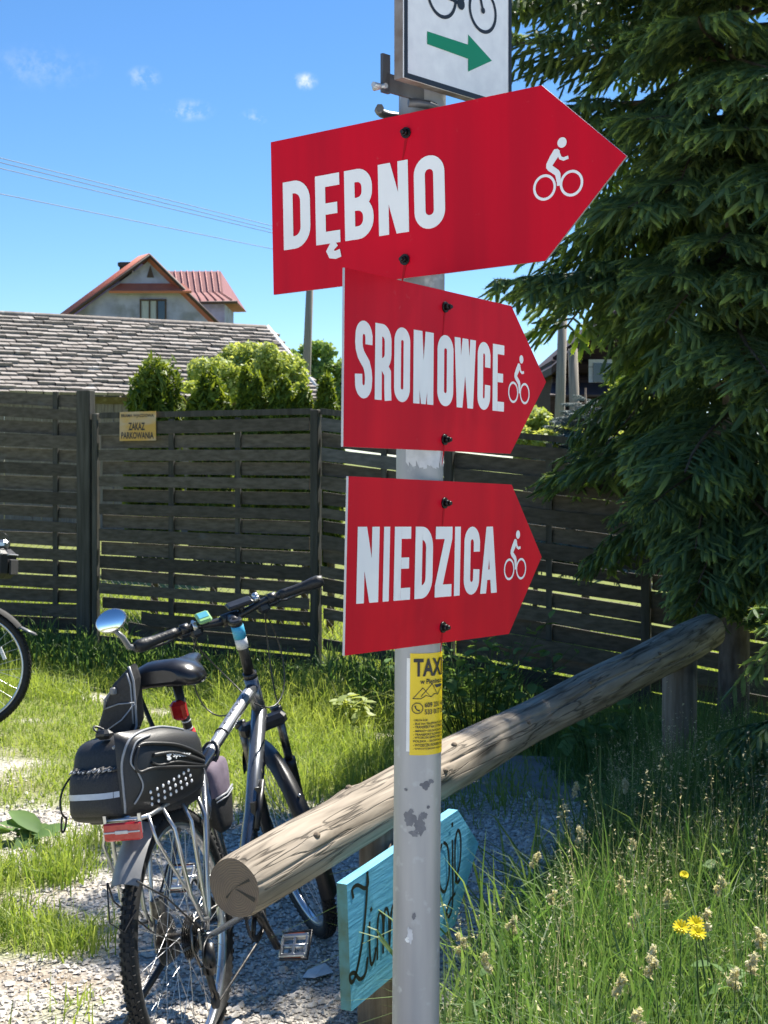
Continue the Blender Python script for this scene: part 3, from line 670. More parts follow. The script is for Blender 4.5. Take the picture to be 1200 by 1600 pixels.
# ------------------------------------------------------------------ buildings beyond the fence
def barn():
    A = P(-260, 480, 31.0); 
    r0, r1 = P(0, 490, 33.0), P(415, 512, 36.5)        # ridge
    d = (r1-r0); d.z = 0; d.normalize(); nn = Vector((d.y, -d.x, 0))    # towards the camera
    ze = 3.05; zr = 5.03; run = 3.2
    rend = Vector((r1.x, r1.y, zr)); rst = rend-d*15.0
    base = Vector((rend.x, rend.y, 0))-d*5
    root = thing('barn', 'long low barn with weathered grey shingle roof behind the fence', 'barn', base)
    up = Vector((0, 0, 1)); sl = (nn*run+up*(ze-zr)); sll = sl.length; s = sl/sll; sn = d.cross(s); 
    if sn.z < 0: sn = -sn
    # shingles: rows of uneven slates
    rows = 19; cw = .36; cols = int(15.0/cw); V = []; Fa = []; T = []
    for r in range(rows):
        for c in range(cols+1):
            x0 = c*cw+(cw/2 if r % 2 else 0)-.1; w = cw-.012
            q = rst+d*x0+s*(r*sll/rows)+sn*(.02+random.uniform(0, .02)); lh = sll/rows*1.12+random.uniform(-.03, .04); th = .045+random.uniform(0, .04); j = random.uniform(-.012, .012)
            pts = [q, q+d*w, q+d*(w+j)+s*lh+sn*th, q+d*j+s*lh+sn*th, q+d*(w+j)+s*lh, q+d*j+s*lh]
            o = len(V); V += pts; Fa += [(o, o+3, o+2, o+1), (o+3, o+5, o+4, o+2)]; t = min(1, max(0, random.gauss(.42, .26))); T += [t]*6
    arr_mesh('shingles', [tuple(v-base) for v in V], Fa, M['shingle'], root, T)['kind'] = 'stuff'
    mb = MB(); back = rst-nn*run+up*(ze-zr)
    mb.add([rst, rend, rend+sl, rst+sl], [(0, 3, 2, 1)]); mb.add([rst, rend, rend-nn*run+up*(ze-zr), rst-nn*run+up*(ze-zr)], [(0, 1, 2, 3)])
    mb.build('roof', M['shingle'], root, base)
    mb = MB()
    w0 = rst+nn*(run-.35); w1 = rend+nn*(run-.35)-d*2.6 if False else rend+nn*(run-.35)-d*.3
    L = (w1-w0).length; n = int(L/.2)
    for i in range(n):
        c = w0+d*((i+.5)*L/n); c.z = 1.45; mb.box(c+nn*random.uniform(0, .015), (L/n-.012, .04, 2.9), Matrix.Rotation(math.atan2(d.y, d.x), 3, 'Z'))
    mb.build('plank_wall', M['barn_wood'], root, base)
    mb = MB(); e = rend-d*.3
    mb.add([Vector((e.x, e.y, 0))+nn*(run-.35), Vector((e.x, e.y, 0))-nn*(run-.35), e-nn*(run-.35)+up*(ze-zr+.2), e-up*.05, e+nn*(run-.35)+up*(ze-zr+.2)], [(0, 1, 2, 3, 4)])
    mb.build('gable_wall', M['barn_wood'], root, base)
    mb = MB()
    mb.tube([rend+d*.06+up*.05, rend+sl+d*.06+up*.02+s*.1], .085, 4); mb.build('verge_trim', M['trim_white'], root, base)
    mb = MB(); mb.tube([rst+up*.04, rend+up*.04], .075, 6); mb.build('ridge_cap', M['shingle'], root, base)
barn()

def far_house():
    Z = 80.0; k = Z/F; sx = lambda px: (px-600)*k; sz = lambda py: EYE-(py-HZ)*k
    base = Vector((sx(237), Z, 0)); root = thing('house', 'grey plastered house with red metal roof rising behind the barn', 'house', base)
    B = lambda x, y, z: Vector((x, y, z))
    pk = (sx(237), sz(399)); le = (sx(96), sz(505)); re = (sx(352), sz(513)); le = (sx(100), sz(500))
    lw = sx(112); rw = sx(340); ge = sz(502)
    # gable wall (towards the camera) and main body, depth 11 m turned away to the left
    dep = Vector((-.8, 1.1, 0))
    zg = lambda x: pk[1]-.18-(abs(x-pk[0]))*((pk[1]-le[1])/(pk[0]-le[0]) if x < pk[0] else (pk[1]-re[1])/(re[0]-pk[0]))
    mb = MB(); f = [B(lw, Z, 0), B(rw, Z, 0), B(rw, Z, zg(rw)), B(pk[0], Z, pk[1]-.18), B(lw, Z, zg(lw))]; g = [p+dep for p in f]
    mb.add(f+g, [(0, 1, 2, 3, 4), (9, 8, 7, 6, 5), (0, 5, 6, 1), (1, 6, 7, 2), (0, 4, 9, 5)]); mb.build('wall', M['plaster'], root, base)
    roof = None
    for (ex, ez, m, sd_) in ((le[0], le[1], 'red_roof', -1), (re[0], re[1], 'red_roof', 1)):
        p0 = B(pk[0], Z-.55, pk[1]); p1 = B(ex, Z-.55, ez); a = MB(); th = Vector((0, 0, -.16))
        q0, q1 = p0+dep*1.1, p1+dep*1.1
        a.add([p0, p1, q1, q0, p0+th, p1+th, q1+th, q0+th], [(0, 3, 2, 1), (4, 5, 6, 7), (0, 1, 5, 4), (1, 2, 6, 5), (2, 3, 7, 6)])
        for i in range(1, 12):
            u = i/12; a.tube([p0+(q0-p0)*u+Vector((0, 0, .03)), p1+(q1-p1)*u+Vector((0, 0, .03))], .035, 4)
        o = a.build('roof', M[m], root, base); roof = roof or o
        bb = MB(); bb.tube([p0+Vector((0, -.03, -.10)), p1+Vector((0, -.03, -.10))], .10, 4); bb.build('barge_board', M['dark_trim'], root, base)
    # pent roof strip across the gable
    mb = MB(); za, zb = sz(443), sz(457); xa, xb = sx(188), sx(286); xc, xd = sx(174), sx(302)
    mb.add([B(xa, Z-.05, za), B(xb, Z-.05, za), B(xd, Z-.75, zb), B(xc, Z-.75, zb), B(xd, Z-.70, zb-.12), B(xc, Z-.70, zb-.12), B(xa, Z-.02, za-.12), B(xb, Z-.02, za-.12)],
           [(0, 3, 2, 1), (3, 5, 4, 2), (5, 6, 7, 4)])
    mb.build('pent_roof', M['red_roof'], root, base)
    # small triangular vent and the window
    mb = MB(); x = sx(235); z = sz(428); mb.prism([(x-.2, z-.2), (x+.2, z-.2), (x, z+.45)], lambda a, y, c: Vector((a, Z+y, c)), -.06, .05); mb.build('gable_vent', M['dark_trim'], root, base)
    xw0, xw1, zw0, zw1 = sx(220), sx(259), sz(505), sz(469)
    mb = MB(); t = .1
    mb.box(((xw0+xw1)/2, Z-.05, zw1), (xw1-xw0+t, .12, t)); mb.box(((xw0+xw1)/2, Z-.05, zw0), (xw1-xw0+t, .12, t))
    for x in (xw0, xw0+(xw1-xw0)*.36, xw0+(xw1-xw0)*.66, xw1): mb.box((x, Z-.05, (zw0+zw1)/2), (t*.8, .12, zw1-zw0-t))
    win = mb.build('window', M['dark_trim'], root, base)
    for a, b_, m in ((0, .36, 'curtain'), (.36, .66, 'curtain'), (.66, 1, 'glass')):
        mb = MB(); mb.box((xw0+(xw1-xw0)*(a+b_)/2, Z-.03, (zw0+zw1)/2), ((xw1-xw0)*(b_-a)-t*.8, .03, zw1-zw0-t)); mb.build('pane', M[m], win, base)
    # chimney
    mb = MB(); mb.box((sx(194), Z+.9, sz(428)), (.72, .72, 1.5)); mb.box((sx(194), Z+.9, sz(411)), (.90, .90, .20)); mb.build('chimney', M['chimney'], root, base)
    # cross wing on the right with its own roof
    w0, w1 = sx(290), sx(352); Zw = Z+4.0; kk = Zw/F
    X = lambda px: (px-600)*kk; H = lambda py: EYE-(py-HZ)*kk
    mb = MB(); mb.box(((X(285)+X(351))/2, Zw+2.5, H(475)/2), (X(351)-X(285), 5.0, H(475))); mb.build('wing_wall', M['plaster'], root, base)
    mb = MB(); ridge = [B(X(250), Zw+2.2, H(416)), B(X(338), Zw+2.2, H(416))]
    mid = [B(X(262), Zw+.6, H(455)), B(X(347), Zw+.6, H(455))]; ev = [B(X(262), Zw-.8, H(474)), B(X(371), Zw-.8, H(472))]
    th = Vector((0, 0, -.14))
    mb.add(ridge+mid+ev+[p+th for p in ev], [(0, 2, 3, 1), (2, 4, 5, 3), (4, 6, 7, 5)])
    e2 = [B(X(262), Zw+5.6, H(474)), B(X(371), Zw+5.6, H(472))]
    mb.add(ridge+e2, [(0, 1, 3, 2)]); mb.add([ridge[1], mid[1], ev[1], e2[1]], [(0, 1, 2, 3)])
    for i in range(9):
        u = (i+.5)/9; mb.tube([ridge[0].lerp(ridge[1], u)+Vector((0, -.02, .04)), mid[0].lerp(mid[1], u)+Vector((0, -.02, .04)), ev[0].lerp(ev[1], u)+Vector((0, -.02, .04))], .035, 4)
    mb.build('wing_roof', M['pink_roof'], root, base)
    mb = MB(); mb.tube([ev[0]+Vector((0, -.08, -.1)), ev[1]+Vector((.1, -.08, -.1))], .1, 5); mb.build('gutter', M['dark_trim'], root, base)
far_house()

def dark_house():
    Z = 27.0; k = Z/F; sx = lambda px: (px-600)*k; sz = lambda py: EYE-(py-HZ)*k
    base = Vector((sx(940), Z, 0)); root = thing('log_house', 'dark brown timber house partly hidden behind the spruce', 'house', base)
    mb = MB(); n = 12; z1 = sz(562)
    for i in range(n): mb.tube([(sx(862), Z, (i+.5)*z1/n), (sx(1075), Z, (i+.5)*z1/n)], z1/n/2*1.02, 8)
    mb.build('log_wall', M['brown_wall'], root, base)
    mb = MB(); mb.box((sx(968), Z+3, z1/2), (sx(1072)-sx(864), 5.6, z1)); mb.build('wall', M['brown_wall'], root, base)
    pk = (sx(975), sz(470)); zz = lambda px: pk[1]-(abs(sx(px)-pk[0]))*(pk[1]-sz(578))/(pk[0]-sx(853))
    mb = MB(); mb.add([(sx(864), Z+.03, z1-.3), (sx(1072), Z+.03, z1-.3), (sx(1072), Z+.03, z1+.05), (pk[0], Z+.03, pk[1]-.1), (sx(864), Z+.03, z1+.05)], [(0, 1, 2, 3, 4)])
    mb.build('gable', M['brown_wall'], root, base)
    for ex in (853, 1097):
        p0 = Vector((pk[0], Z-.9, pk[1])); p1 = Vector((sx(ex), Z-.9, zz(ex))); dp = Vector((0, 8, 0)); th = Vector((0, 0, -.14))
        a = MB(); a.add([p0, p1, p1+dp, p0+dp, p0+th, p1+th, p1+dp+th, p0+dp+th], [(0, 3, 2, 1), (4, 5, 6, 7), (0, 1, 5, 4), (1, 2, 6, 5), (2, 3, 7, 6)]); a.build('roof', M['brown_roof'], root, base)
    a = MB(); a.add([(sx(846), Z-1.4, sz(622)), (sx(1072), Z-1.4, sz(622)), (sx(1072), Z-.1, sz(598)), (sx(862), Z-.1, sz(598)), (sx(846), Z-1.4, sz(625)), (sx(1072), Z-1.4, sz(625)), (sx(1072), Z-.1, sz(602)), (sx(862), Z-.1, sz(602))], [(0, 1, 2, 3), (7, 6, 5, 4), (0, 4, 5, 1), (0, 3, 7, 4)]); a.build('porch_roof', M['brown_roof'], root, base)
    for px in (853, 930, 1000):
        a = MB(); a.box((sx(px), Z-1.25, sz(623)/2), (.14, .14, sz(623))); a.build('porch_post', M['brown_wall'], root, base)
    a = MB(); a.box((sx(955), Z-.12, sz(583)), (.9, .06, .5)); w = a.build('window', M['trim_white'], root, base)
    a = MB(); a.box((sx(955), Z-.16, sz(583)), (.74, .04, .36)); a.build('pane', M['glass'], w, base)
dark_house()

def utility_poles():
    Z = 45.0; top = P(488, 352, Z); 
    def pole(name, label, b, t, r0, r1, arm):
        root = thing(name, label, 'utility pole', b)
        mb = MB(); mb.tube([b, b.lerp(t, .5), t], [r0, (r0+r1)/2, r1], 8); mb.build('shaft', M['pole_wood'], root, b)
        if arm:
            dirv = Vector((1, .35, 0)).normalized()
            mb = MB(); mb.box(t+Vector((0, -.12, -.35)), (1.8, .12, .12), Matrix.Rotation(R(70), 3, 'Z')); mb.build('crossarm', M['pole_wood'], root, b)
            for s in (-.8, -.3, .3, .8):
                mb = MB(); mb.cyl(t+Vector((s*.34, s*.94-.12, -.29)), t+Vector((s*.34, s*.94-.12, -.12)), .05, 6); mb.build('insulator', M['trim_white'], root, b)
        return root
    b = P(478, 605, Z); b = b+(b-top)*((b.z-0)/(top.z-b.z)); b.z = 0
    pole('utility_pole', 'tall leaning wooden utility pole behind the hedge, left of the signs', b, top, .17, .10, True)
    Z2 = 24.0; b2 = P(868, 650, Z2); b2.z = 0; t2 = P(880, 470, Z2)
    pole('utility_pole', 'grey pole in front of the dark timber house', b2, t2, .10, .075, False)
    b3 = P(904, 640, Z2+1); b3.z = 0; t3 = P(895, 545, Z2+1)
    pole('utility_pole', 'short leaning grey pole beside the dark timber house', b3, t3, .10, .085, False)
    # wires running off to the left
    for i, (y0, y1) in enumerate(((247, 352), (254, 358), (263, 363), (303, 388))):
        a = P(0, y0, 33.0); c = P(420, y1, 43.3); d = c-a; q = a-d*.9; e = c+d*.17
        e = P(489, y1+ (y1-y0)*.16, Z) 
        mb = MB(); pts = []
        for u in np.linspace(0, 1, 17):
            p = q.lerp(e, u)
            pts.append(p)
        mid = .5
        mb.tube(pts, .010, 4, cap=False); o = mb.build('power_line', M['wire'])
        lab = ['topmost thin power line crossing the sky at left', 'second thin power line from the top of the bundle', 'third thin power line, lowest of the close bundle', 'separate lowest power line, well below the close bundle'][i]
        tag(o, lab, 'power line', 'power lines across the left sky')
utility_poles()

# ------------------------------------------------------------------ trees and shrubs
def leaf_cloud(cs, rs, n, size, up=.3, shell=.5, tonefn=None, elong=1.6, droop=0):
    """leaf quads (two triangles) filling several ellipsoid clumps; returns V, F, T"""
    cs = np.asarray(cs, float); rs = np.asarray(rs, float); m = len(cs)
    wts = rs.prod(1)**(2/3); idx = rng.choice(m, n, p=wts/wts.sum())
    d = rng.normal(0, 1, (n, 3)); d /= np.linalg.norm(d, axis=1, keepdims=True)
    rad = rng.uniform(0, 1, n)**(1/3); rad = shell+(1-shell)*rad; rad = np.where(rng.uniform(0, 1, n) < .75, rad, rng.uniform(0, 1, n))
    C = cs[idx]+d*rs[idx]*rad[:, None]*(1+rng.normal(0, .08, (n, 1)))
    nrm = d*.6+rng.normal(0, .7, (n, 3)); nrm[:, 2] += up; nrm /= np.linalg.norm(nrm, axis=1, keepdims=True)
    a = np.cross(nrm, rng.normal(0, 1, (n, 3))); a /= np.linalg.norm(a, axis=1, keepdims=True)
    a[:, 2] -= droop; b = np.cross(nrm, a); b /= np.linalg.norm(b, axis=1, keepdims=True)
    s = size*rng.uniform(.6, 1.35, n)[:, None]
    V = np.stack([C-a*s*elong/2, C+b*s*.5, C+a*s*elong/2, C-b*s*.5], 1).reshape(-1, 3)
    Fa = np.arange(n*4).reshape(-1, 4)
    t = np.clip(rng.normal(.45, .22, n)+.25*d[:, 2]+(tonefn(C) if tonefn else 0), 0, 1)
    return V, Fa, np.repeat(t, 4)
def crown_tree(name, label, cat, base, clumps, n, size, mat, trunk=None, group=None, **kw):
    base = Vector(base); root = thing(name, label, cat, base, group=group)
    V, Fa, T = leaf_cloud([c[:3] for c in clumps], [c[3:] for c in clumps], n, size, **kw)
    arr_mesh('foliage', V-np.array(base), Fa, M[mat], root, T)
    if trunk:
        mb = MB(); r, h = trunk
        mb.tube([base-Vector((0, 0, .1)), base+Vector((.02, 0, h*.5)), base+Vector((-.03, .02, h))], [r, r*.8, r*.45], 8)
        for c in clumps[:7]: mb.tube([base+Vector((0, 0, h*random.uniform(.4, .9))), Vector(c[:3])], [r*.4, r*.12], 5)
        mb.build('trunk', M['twig'], root, base)
    return root
def shrubs():
    # thuja hedge behind the gate
    labs = ['widest dark thuja bush right of the barn wall, above the no-parking sign', 'second thuja bush of the hedge, below the pale shrub', 'narrow low thuja, third of the hedge from the left', 'narrow low thuja in the middle right of the hedge', 'narrow thuja left of the foot of the utility pole', 'thuja at the right end of the hedge, beside the red sign']
    for (px, wpx, top), lab in zip(((240, 100, 581), (332, 84, 588), (393, 50, 598), (437, 48, 605), (474, 42, 604), (515, 46, 608)), labs):
        Z = 13.2; c = P(px, top, Z); r = wpx/2/F*Z; h = c.z; cl = []
        for i in range(16):
            a = random.uniform(0, 6.28); u = random.uniform(.35, .95); rr = r*(1.0 if u < .85 else (1-u)/.15*.5+.5)
            cl.append((c.x+math.cos(a)*rr*.5, Z+math.sin(a)*rr*.5, h*u, r*.5, r*.5, h*.14*random.uniform(.7, 1.1)))
        cl.append((c.x, Z, h*.8, r*.7, r*.7, h*.2))
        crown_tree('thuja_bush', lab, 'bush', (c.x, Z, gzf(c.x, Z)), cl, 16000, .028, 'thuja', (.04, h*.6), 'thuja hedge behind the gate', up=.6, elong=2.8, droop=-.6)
    def blob(px0, px1, top, bot, Z, nblob, rr):
        cl = []
        for i in range(nblob):
            u = random.uniform(0, 1); v = random.random(); x = px0+(px1-px0)*u; e = math.sin(math.pi*(.12+.76*u)); y = bot+(top+ (1-e)*(bot-top)*.6-bot)*v
            c = P(x, y, Z+random.uniform(-.6, .6)); cl.append((c.x, c.y, c.z, rr*random.uniform(.45, 1.1), rr*.9, rr*random.uniform(.4, .8)))
        return cl
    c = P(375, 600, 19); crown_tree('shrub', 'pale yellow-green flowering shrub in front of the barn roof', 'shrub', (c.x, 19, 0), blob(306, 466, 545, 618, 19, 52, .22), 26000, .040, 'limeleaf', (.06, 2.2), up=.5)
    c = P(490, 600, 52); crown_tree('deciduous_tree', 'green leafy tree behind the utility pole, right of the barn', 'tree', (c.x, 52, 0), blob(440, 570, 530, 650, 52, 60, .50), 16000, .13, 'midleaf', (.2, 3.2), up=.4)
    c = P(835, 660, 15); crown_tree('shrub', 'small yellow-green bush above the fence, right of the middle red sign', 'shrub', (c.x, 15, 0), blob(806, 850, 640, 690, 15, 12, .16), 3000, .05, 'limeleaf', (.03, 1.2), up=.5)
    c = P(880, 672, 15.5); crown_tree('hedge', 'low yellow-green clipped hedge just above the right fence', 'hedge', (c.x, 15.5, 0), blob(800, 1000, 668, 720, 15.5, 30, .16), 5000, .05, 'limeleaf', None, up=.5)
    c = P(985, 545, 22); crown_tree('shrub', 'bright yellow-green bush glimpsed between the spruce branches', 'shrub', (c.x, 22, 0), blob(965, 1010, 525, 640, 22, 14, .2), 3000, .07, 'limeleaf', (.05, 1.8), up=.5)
shrubs()

def spruce_branch(seed, L=1.0, tip=.45, dens=1.0):
    """needle geometry of one spruce branch growing along +X: every twig is a spindle of needles with a bristly fringe"""
    g = np.random.default_rng(seed)
    twigs = []; tubes = []
    def axis(u): return np.array([u*L, .05*L*math.sin(u*3+seed), -.22*L*u*u+.10*L*max(0, u-.6)])
    tubes.append([axis(u) for u in np.linspace(0, 1, 7)])
    ns = int(17*L*dens)+5
    for i in range(ns):
        u = .10+.90*(i+.5)/ns; p = axis(u)
        for s in (-1, 1):
            ln = (.44*(1-u)**.8+.09)*L*g.uniform(.7, 1.2)*(min(1, .5+u*1.4))
            ang = R(g.uniform(40, 64)); d = np.array([math.cos(ang), s*math.sin(ang), g.uniform(-.30, .08)]); d /= np.linalg.norm(d)
            q = p; pts = [p]; st = .052; k = int(ln/st)+1
            for j in range(k):
                d = d+np.array([.012, 0, -.075*(1+.5*g.normal())]); d /= np.linalg.norm(d); q2 = q+d*st
                twigs.append((q, (q2-q)*1.25, .25 if j < k-1 else 1.0, .8))
                for s2 in (-1, 1):
                    if g.random() < .86:
                        sd_ = np.cross(d, [0, 0, 1]); sd_ /= np.linalg.norm(sd_)+1e-9
                        dd = d*.75+sd_*s2*.55+np.array([0, 0, -.60+.25*g.normal()]); dd /= np.linalg.norm(dd)
                        twigs.append((q2, dd*g.uniform(.06, .135)*(.7+.3*(1-j/k)), 1.0 if g.random() < tip else .25, 1.0))
                q = q2; pts.append(q)
            tubes.append(pts)
    A = np.array([t[0] for t in twigs]); D = np.array([t[1] for t in twigs]); TF = np.array([t[2] for t in twigs]); WR = np.array([t[3] for t in twigs])
    n = len(A); ln = np.linalg.norm(D, axis=1); dn = D/ln[:, None]
    up = np.tile(np.array([0, 0, 1.0]), (n, 1))+g.normal(0, .25, (n, 3)); e1 = np.cross(dn, up); e1 /= np.linalg.norm(e1, axis=1, keepdims=True); e2 = np.cross(dn, e1)
    # spindles: three rings of four points between two ends, flattened
    lv = np.array([.12, .5, .86]); rr = np.array([.0062, .0088, .0058])
    V = [A]; 
    for l, r in zip(lv, rr):
        for c, s_ in ((1, 0), (0, 1), (-1, 0), (0, -1)):
            V.append(A+D*l+e1*(c*r*WR)[:, None]*1.15+e2*(s_*r*WR)[:, None]*.6)
    V.append(A+D*1.0)
    V = np.stack(V, 1); fb = []
    for k in range(4): fb.append((0, 1+k, 1+(k+1) % 4))
    for a in (0, 1):
        for k in range(4): p0, p1 = 1+a*4+k, 1+a*4+(k+1) % 4; fb += [(p0, p0+4, p1+4), (p0, p1+4, p1)]
    for k in range(4): fb.append((13, 9+(k+1) % 4, 9+k))
    fb = np.array(fb); Fa = (fb[None]+np.arange(n)[:, None, None]*14).reshape(-1, 3)
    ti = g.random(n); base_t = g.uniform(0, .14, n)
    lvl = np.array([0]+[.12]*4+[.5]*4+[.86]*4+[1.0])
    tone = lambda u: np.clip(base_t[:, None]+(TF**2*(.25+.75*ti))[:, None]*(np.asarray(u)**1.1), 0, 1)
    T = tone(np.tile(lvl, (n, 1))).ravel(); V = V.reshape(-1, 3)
    # bristly fringe of single needles
    m = 22; u = (np.arange(m)+.5)/m
    C = A[:, None]+D[:, None]*u[None, :, None]
    rv = g.normal(0, 1, (n, m, 3)); rv -= dn[:, None]*(rv*dn[:, None]).sum(-1, keepdims=True); rv /= np.linalg.norm(rv, axis=-1, keepdims=True)
    nd = rv*.8+dn[:, None]*.6; nl = .0185*g.uniform(.75, 1.15, (n, m, 1)); side = np.cross(nd, g.normal(0, 1, nd.shape)); side /= np.linalg.norm(side, axis=-1, keepdims=True); wd = .003
    V2 = np.stack([C-side*wd/2, C+side*wd/2, C+nd*nl], 2).reshape(-1, 3); F2 = np.arange(len(V2)).reshape(-1, 3)+len(V)
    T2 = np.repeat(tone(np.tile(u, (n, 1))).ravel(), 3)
    return np.concatenate([V, V2]), np.concatenate([Fa, F2]), np.concatenate([T, T2]), tubes
def branch_mesh(seed, mat, L=1.0, tip=.45, dens=1.0):
    V, Fa, T, tubes = spruce_branch(seed, L, tip, dens)
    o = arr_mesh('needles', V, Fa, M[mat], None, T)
    mb = MB()
    for i, t in enumerate(tubes): mb.tube(t, list(np.linspace(.016, .004, len(t))) if i == 0 else list(np.linspace(.004, .0015, len(t))), 4 if i == 0 else 3, cap=False)
    b = mb.build('branch', M['twig'])
    return o, b
def spruce():
    bx, by = 2.06, 8.35; base = Vector((bx, by, gzf(bx, by)))
    root = thing('spruce_tree', 'big dark spruce tree filling the right side, with drooping branches', 'tree', base)
    mb = MB(); mb.tube([base+Vector(p) for p in ((0, 0, -.15), (0, 0, .0), (-.01, 0, .25), (.01, .02, 1), (0, 0, 2.6), (.03, 0, 5), (0, .02, 7.3))], [.14, .115, .095, .085, .065, .04, .012], 14); mb.build('trunk', M['bark'], root, base)
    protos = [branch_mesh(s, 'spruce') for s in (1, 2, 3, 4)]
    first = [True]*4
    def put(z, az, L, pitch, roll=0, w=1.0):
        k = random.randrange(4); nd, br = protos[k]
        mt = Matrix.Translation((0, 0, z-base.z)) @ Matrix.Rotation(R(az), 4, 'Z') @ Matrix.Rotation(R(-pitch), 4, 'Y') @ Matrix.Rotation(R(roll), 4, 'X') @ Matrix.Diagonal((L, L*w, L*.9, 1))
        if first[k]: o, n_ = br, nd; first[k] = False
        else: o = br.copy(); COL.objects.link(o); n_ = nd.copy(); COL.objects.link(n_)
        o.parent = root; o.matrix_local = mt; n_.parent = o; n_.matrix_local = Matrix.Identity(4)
    # generic whorls
    def rad(z): return float(np.interp(z, [.7, 1.0, 1.5, 2.2, 3.2, 4.2, 5.2, 6.2, 7.2], [.5, .95, 1.3, 1.6, 1.75, 1.7, 1.25, .75, .2]))
    z = .95
    while z < 7.1:
        n = 6; a0 = random.uniform(0, 360)
        for i in range(n):
            az = (a0+360*i/n+random.uniform(-14, 14)) % 360
            L = rad(z)*random.uniform(.8, 1.1)
            # facing left in the picture (azimuth 180): outline measured in the photograph
            left = max(0, math.cos(R(az-188)))
            lim = float(np.interp(z, [1.05, 1.25, 1.55, 1.85, 2.15, 2.3, 2.5, 2.72, 2.95, 3.15, 3.4, 3.75, 4.1, 4.6], [.4, .55, .66, .46, .46, .46, .48, .55, .90, .85, .68, .64, .62, .70]))
            if left > .5 and z < 4.5: L = min(L, lim/max(.55, left))*random.uniform(.85, 1.05)
            put(z+random.uniform(-.08, .08), az, max(.35, L), random.uniform(-22, 2) if z < 4 else random.uniform(-8, 18), random.uniform(-15, 15))
        z += .30 if z < 4.4 else .75
    # named outer boughs seen against the sky
    for (z, az, L, pitch) in ((3.72, 188, 1.5, 6), (3.95, 196, 1.35, 12), (2.77, 184, 1.32, 6), (2.72, 192, 1.2, 5), (3.0, 255, 1.3, -2), (3.5, 262, 1.4, 0), (4.0, 250, 1.4, 3), (3.8, 285, 1.4, 0), (3.2, 280, 1.3, -2), (4.3, 268, 1.4, 0), (4.5, 240, 1.4, 2), (2.8, 300, 1.4, -4), (3.6, 240, 1.3, 0), (4.25, 184, 1.5, 14), (1.75, 236, 1.1, -8), (1.55, 242, 1.1, -10), (2.8, 240, 1.2, 0), (3.3, 235, 1.3, -6), (1.3, 245, .95, -18), (2.0, 250, 1.4, -8), (1.6, 270, 1.3, -10), (2.5, 265, 1.5, -8), (1.25, 285, 1.0, -12)):
        put(z, az, L, pitch, random.uniform(-10, 10))
spruce()
def shade_spruce():  # mostly unseen tree, added mainly to cast shade from the right
    bx, by = 3.7, 5.4; base = Vector((bx, by, 0))
    root = thing('spruce_tree', 'nearer spruce beyond the right edge, added mainly for its shade, only low branch tips reaching into view', 'tree', base)
    mb = MB(); mb.tube([base+Vector(p) for p in ((0, 0, -.1), (0, 0, 3), (.03, 0, 7), (0, .02, 11.4))], [.15, .11, .07, .01], 12); mb.build('trunk', M['bark'], root, base)
    protos = [branch_mesh(s, 'spruce') for s in (21, 22)]; first = [True, True]
    z = .7
    while z < 11.1:
        n = 7 if z < 6 else 6; a0 = random.uniform(0, 360)
        for i in range(n):
            az = a0+360*i/n+random.uniform(-14, 14); L = float(np.interp(z, [.7, 1.5, 3, 5, 8, 9.5, 11.2], [1.6, 1.6, 1.3, 1.15, 1.1, .8, .2]))*random.uniform(.8, 1.08)
            k = random.randrange(2); nd, br = protos[k]
            mt = Matrix.Translation((0, 0, z+random.uniform(-.08, .08))) @ Matrix.Rotation(R(az), 4, 'Z') @ Matrix.Rotation(R(random.uniform(-6, 16)), 4, 'Y') @ Matrix.Diagonal((L, L, L*.9, 1))
            if first[k]: o, n_ = br, nd; first[k] = False
            else: o = br.copy(); COL.objects.link(o); n_ = nd.copy(); COL.objects.link(n_)
            o.parent = root; o.matrix_local = mt; n_.parent = o; n_.matrix_local = Matrix.Identity(4)
        z += .34
    nd, br = branch_mesh(31, 'spruce', 2.3)
    for i, (zz, az, pt_) in enumerate(((.92, 176, 3), (1.18, 168, 6), (1.42, 181, 2))):
        if i: br2 = br.copy(); COL.objects.link(br2); nd2 = nd.copy(); COL.objects.link(nd2)
        else: br2, nd2 = br, nd
        br2.parent = root; br2.matrix_local = Matrix.Translation((0, 0, zz)) @ Matrix.Rotation(R(az), 4, 'Z') @ Matrix.Rotation(R(pt_), 4, 'Y') @ Matrix.Rotation(R(20*i), 4, 'X'); nd2.parent = br2; nd2.matrix_local = Matrix.Identity(4)
shade_spruce()
def blue_spruce():
    Z = 14.5; t = P(915, 606, Z); base = Vector((t.x, Z, gzf(t.x, Z)))
    root = thing('blue_spruce', 'small silvery blue spruce above the fence, before the timber house', 'tree', base)
    mb = MB(); mb.tube([base, Vector((t.x, Z, t.z))], [.05, .01], 7); mb.build('trunk', M['bark'], root, base)
    nd, br = branch_mesh(11, 'bspruce', 1.0, .7, .7); first = True; H = t.z-base.z
    for i in range(110):
        u = (i+.5)/110; z = H*(.30+.66*u); L = .62*(1-u)**.65+.16; az = i*137.5
        mt = Matrix.Translation((0, 0, z)) @ Matrix.Rotation(R(az), 4, 'Z') @ Matrix.Rotation(R(-random.uniform(0, 25)), 4, 'Y') @ Matrix.Diagonal((L, L*1.2, L, 1))
        if first: o, n_ = br, nd; first = False
        else: o = br.copy(); COL.objects.link(o); n_ = nd.copy(); COL.objects.link(n_)
        o.parent = root; o.matrix_local = mt; n_.parent = o; n_.matrix_local = Matrix.Identity(4)
blue_spruce()

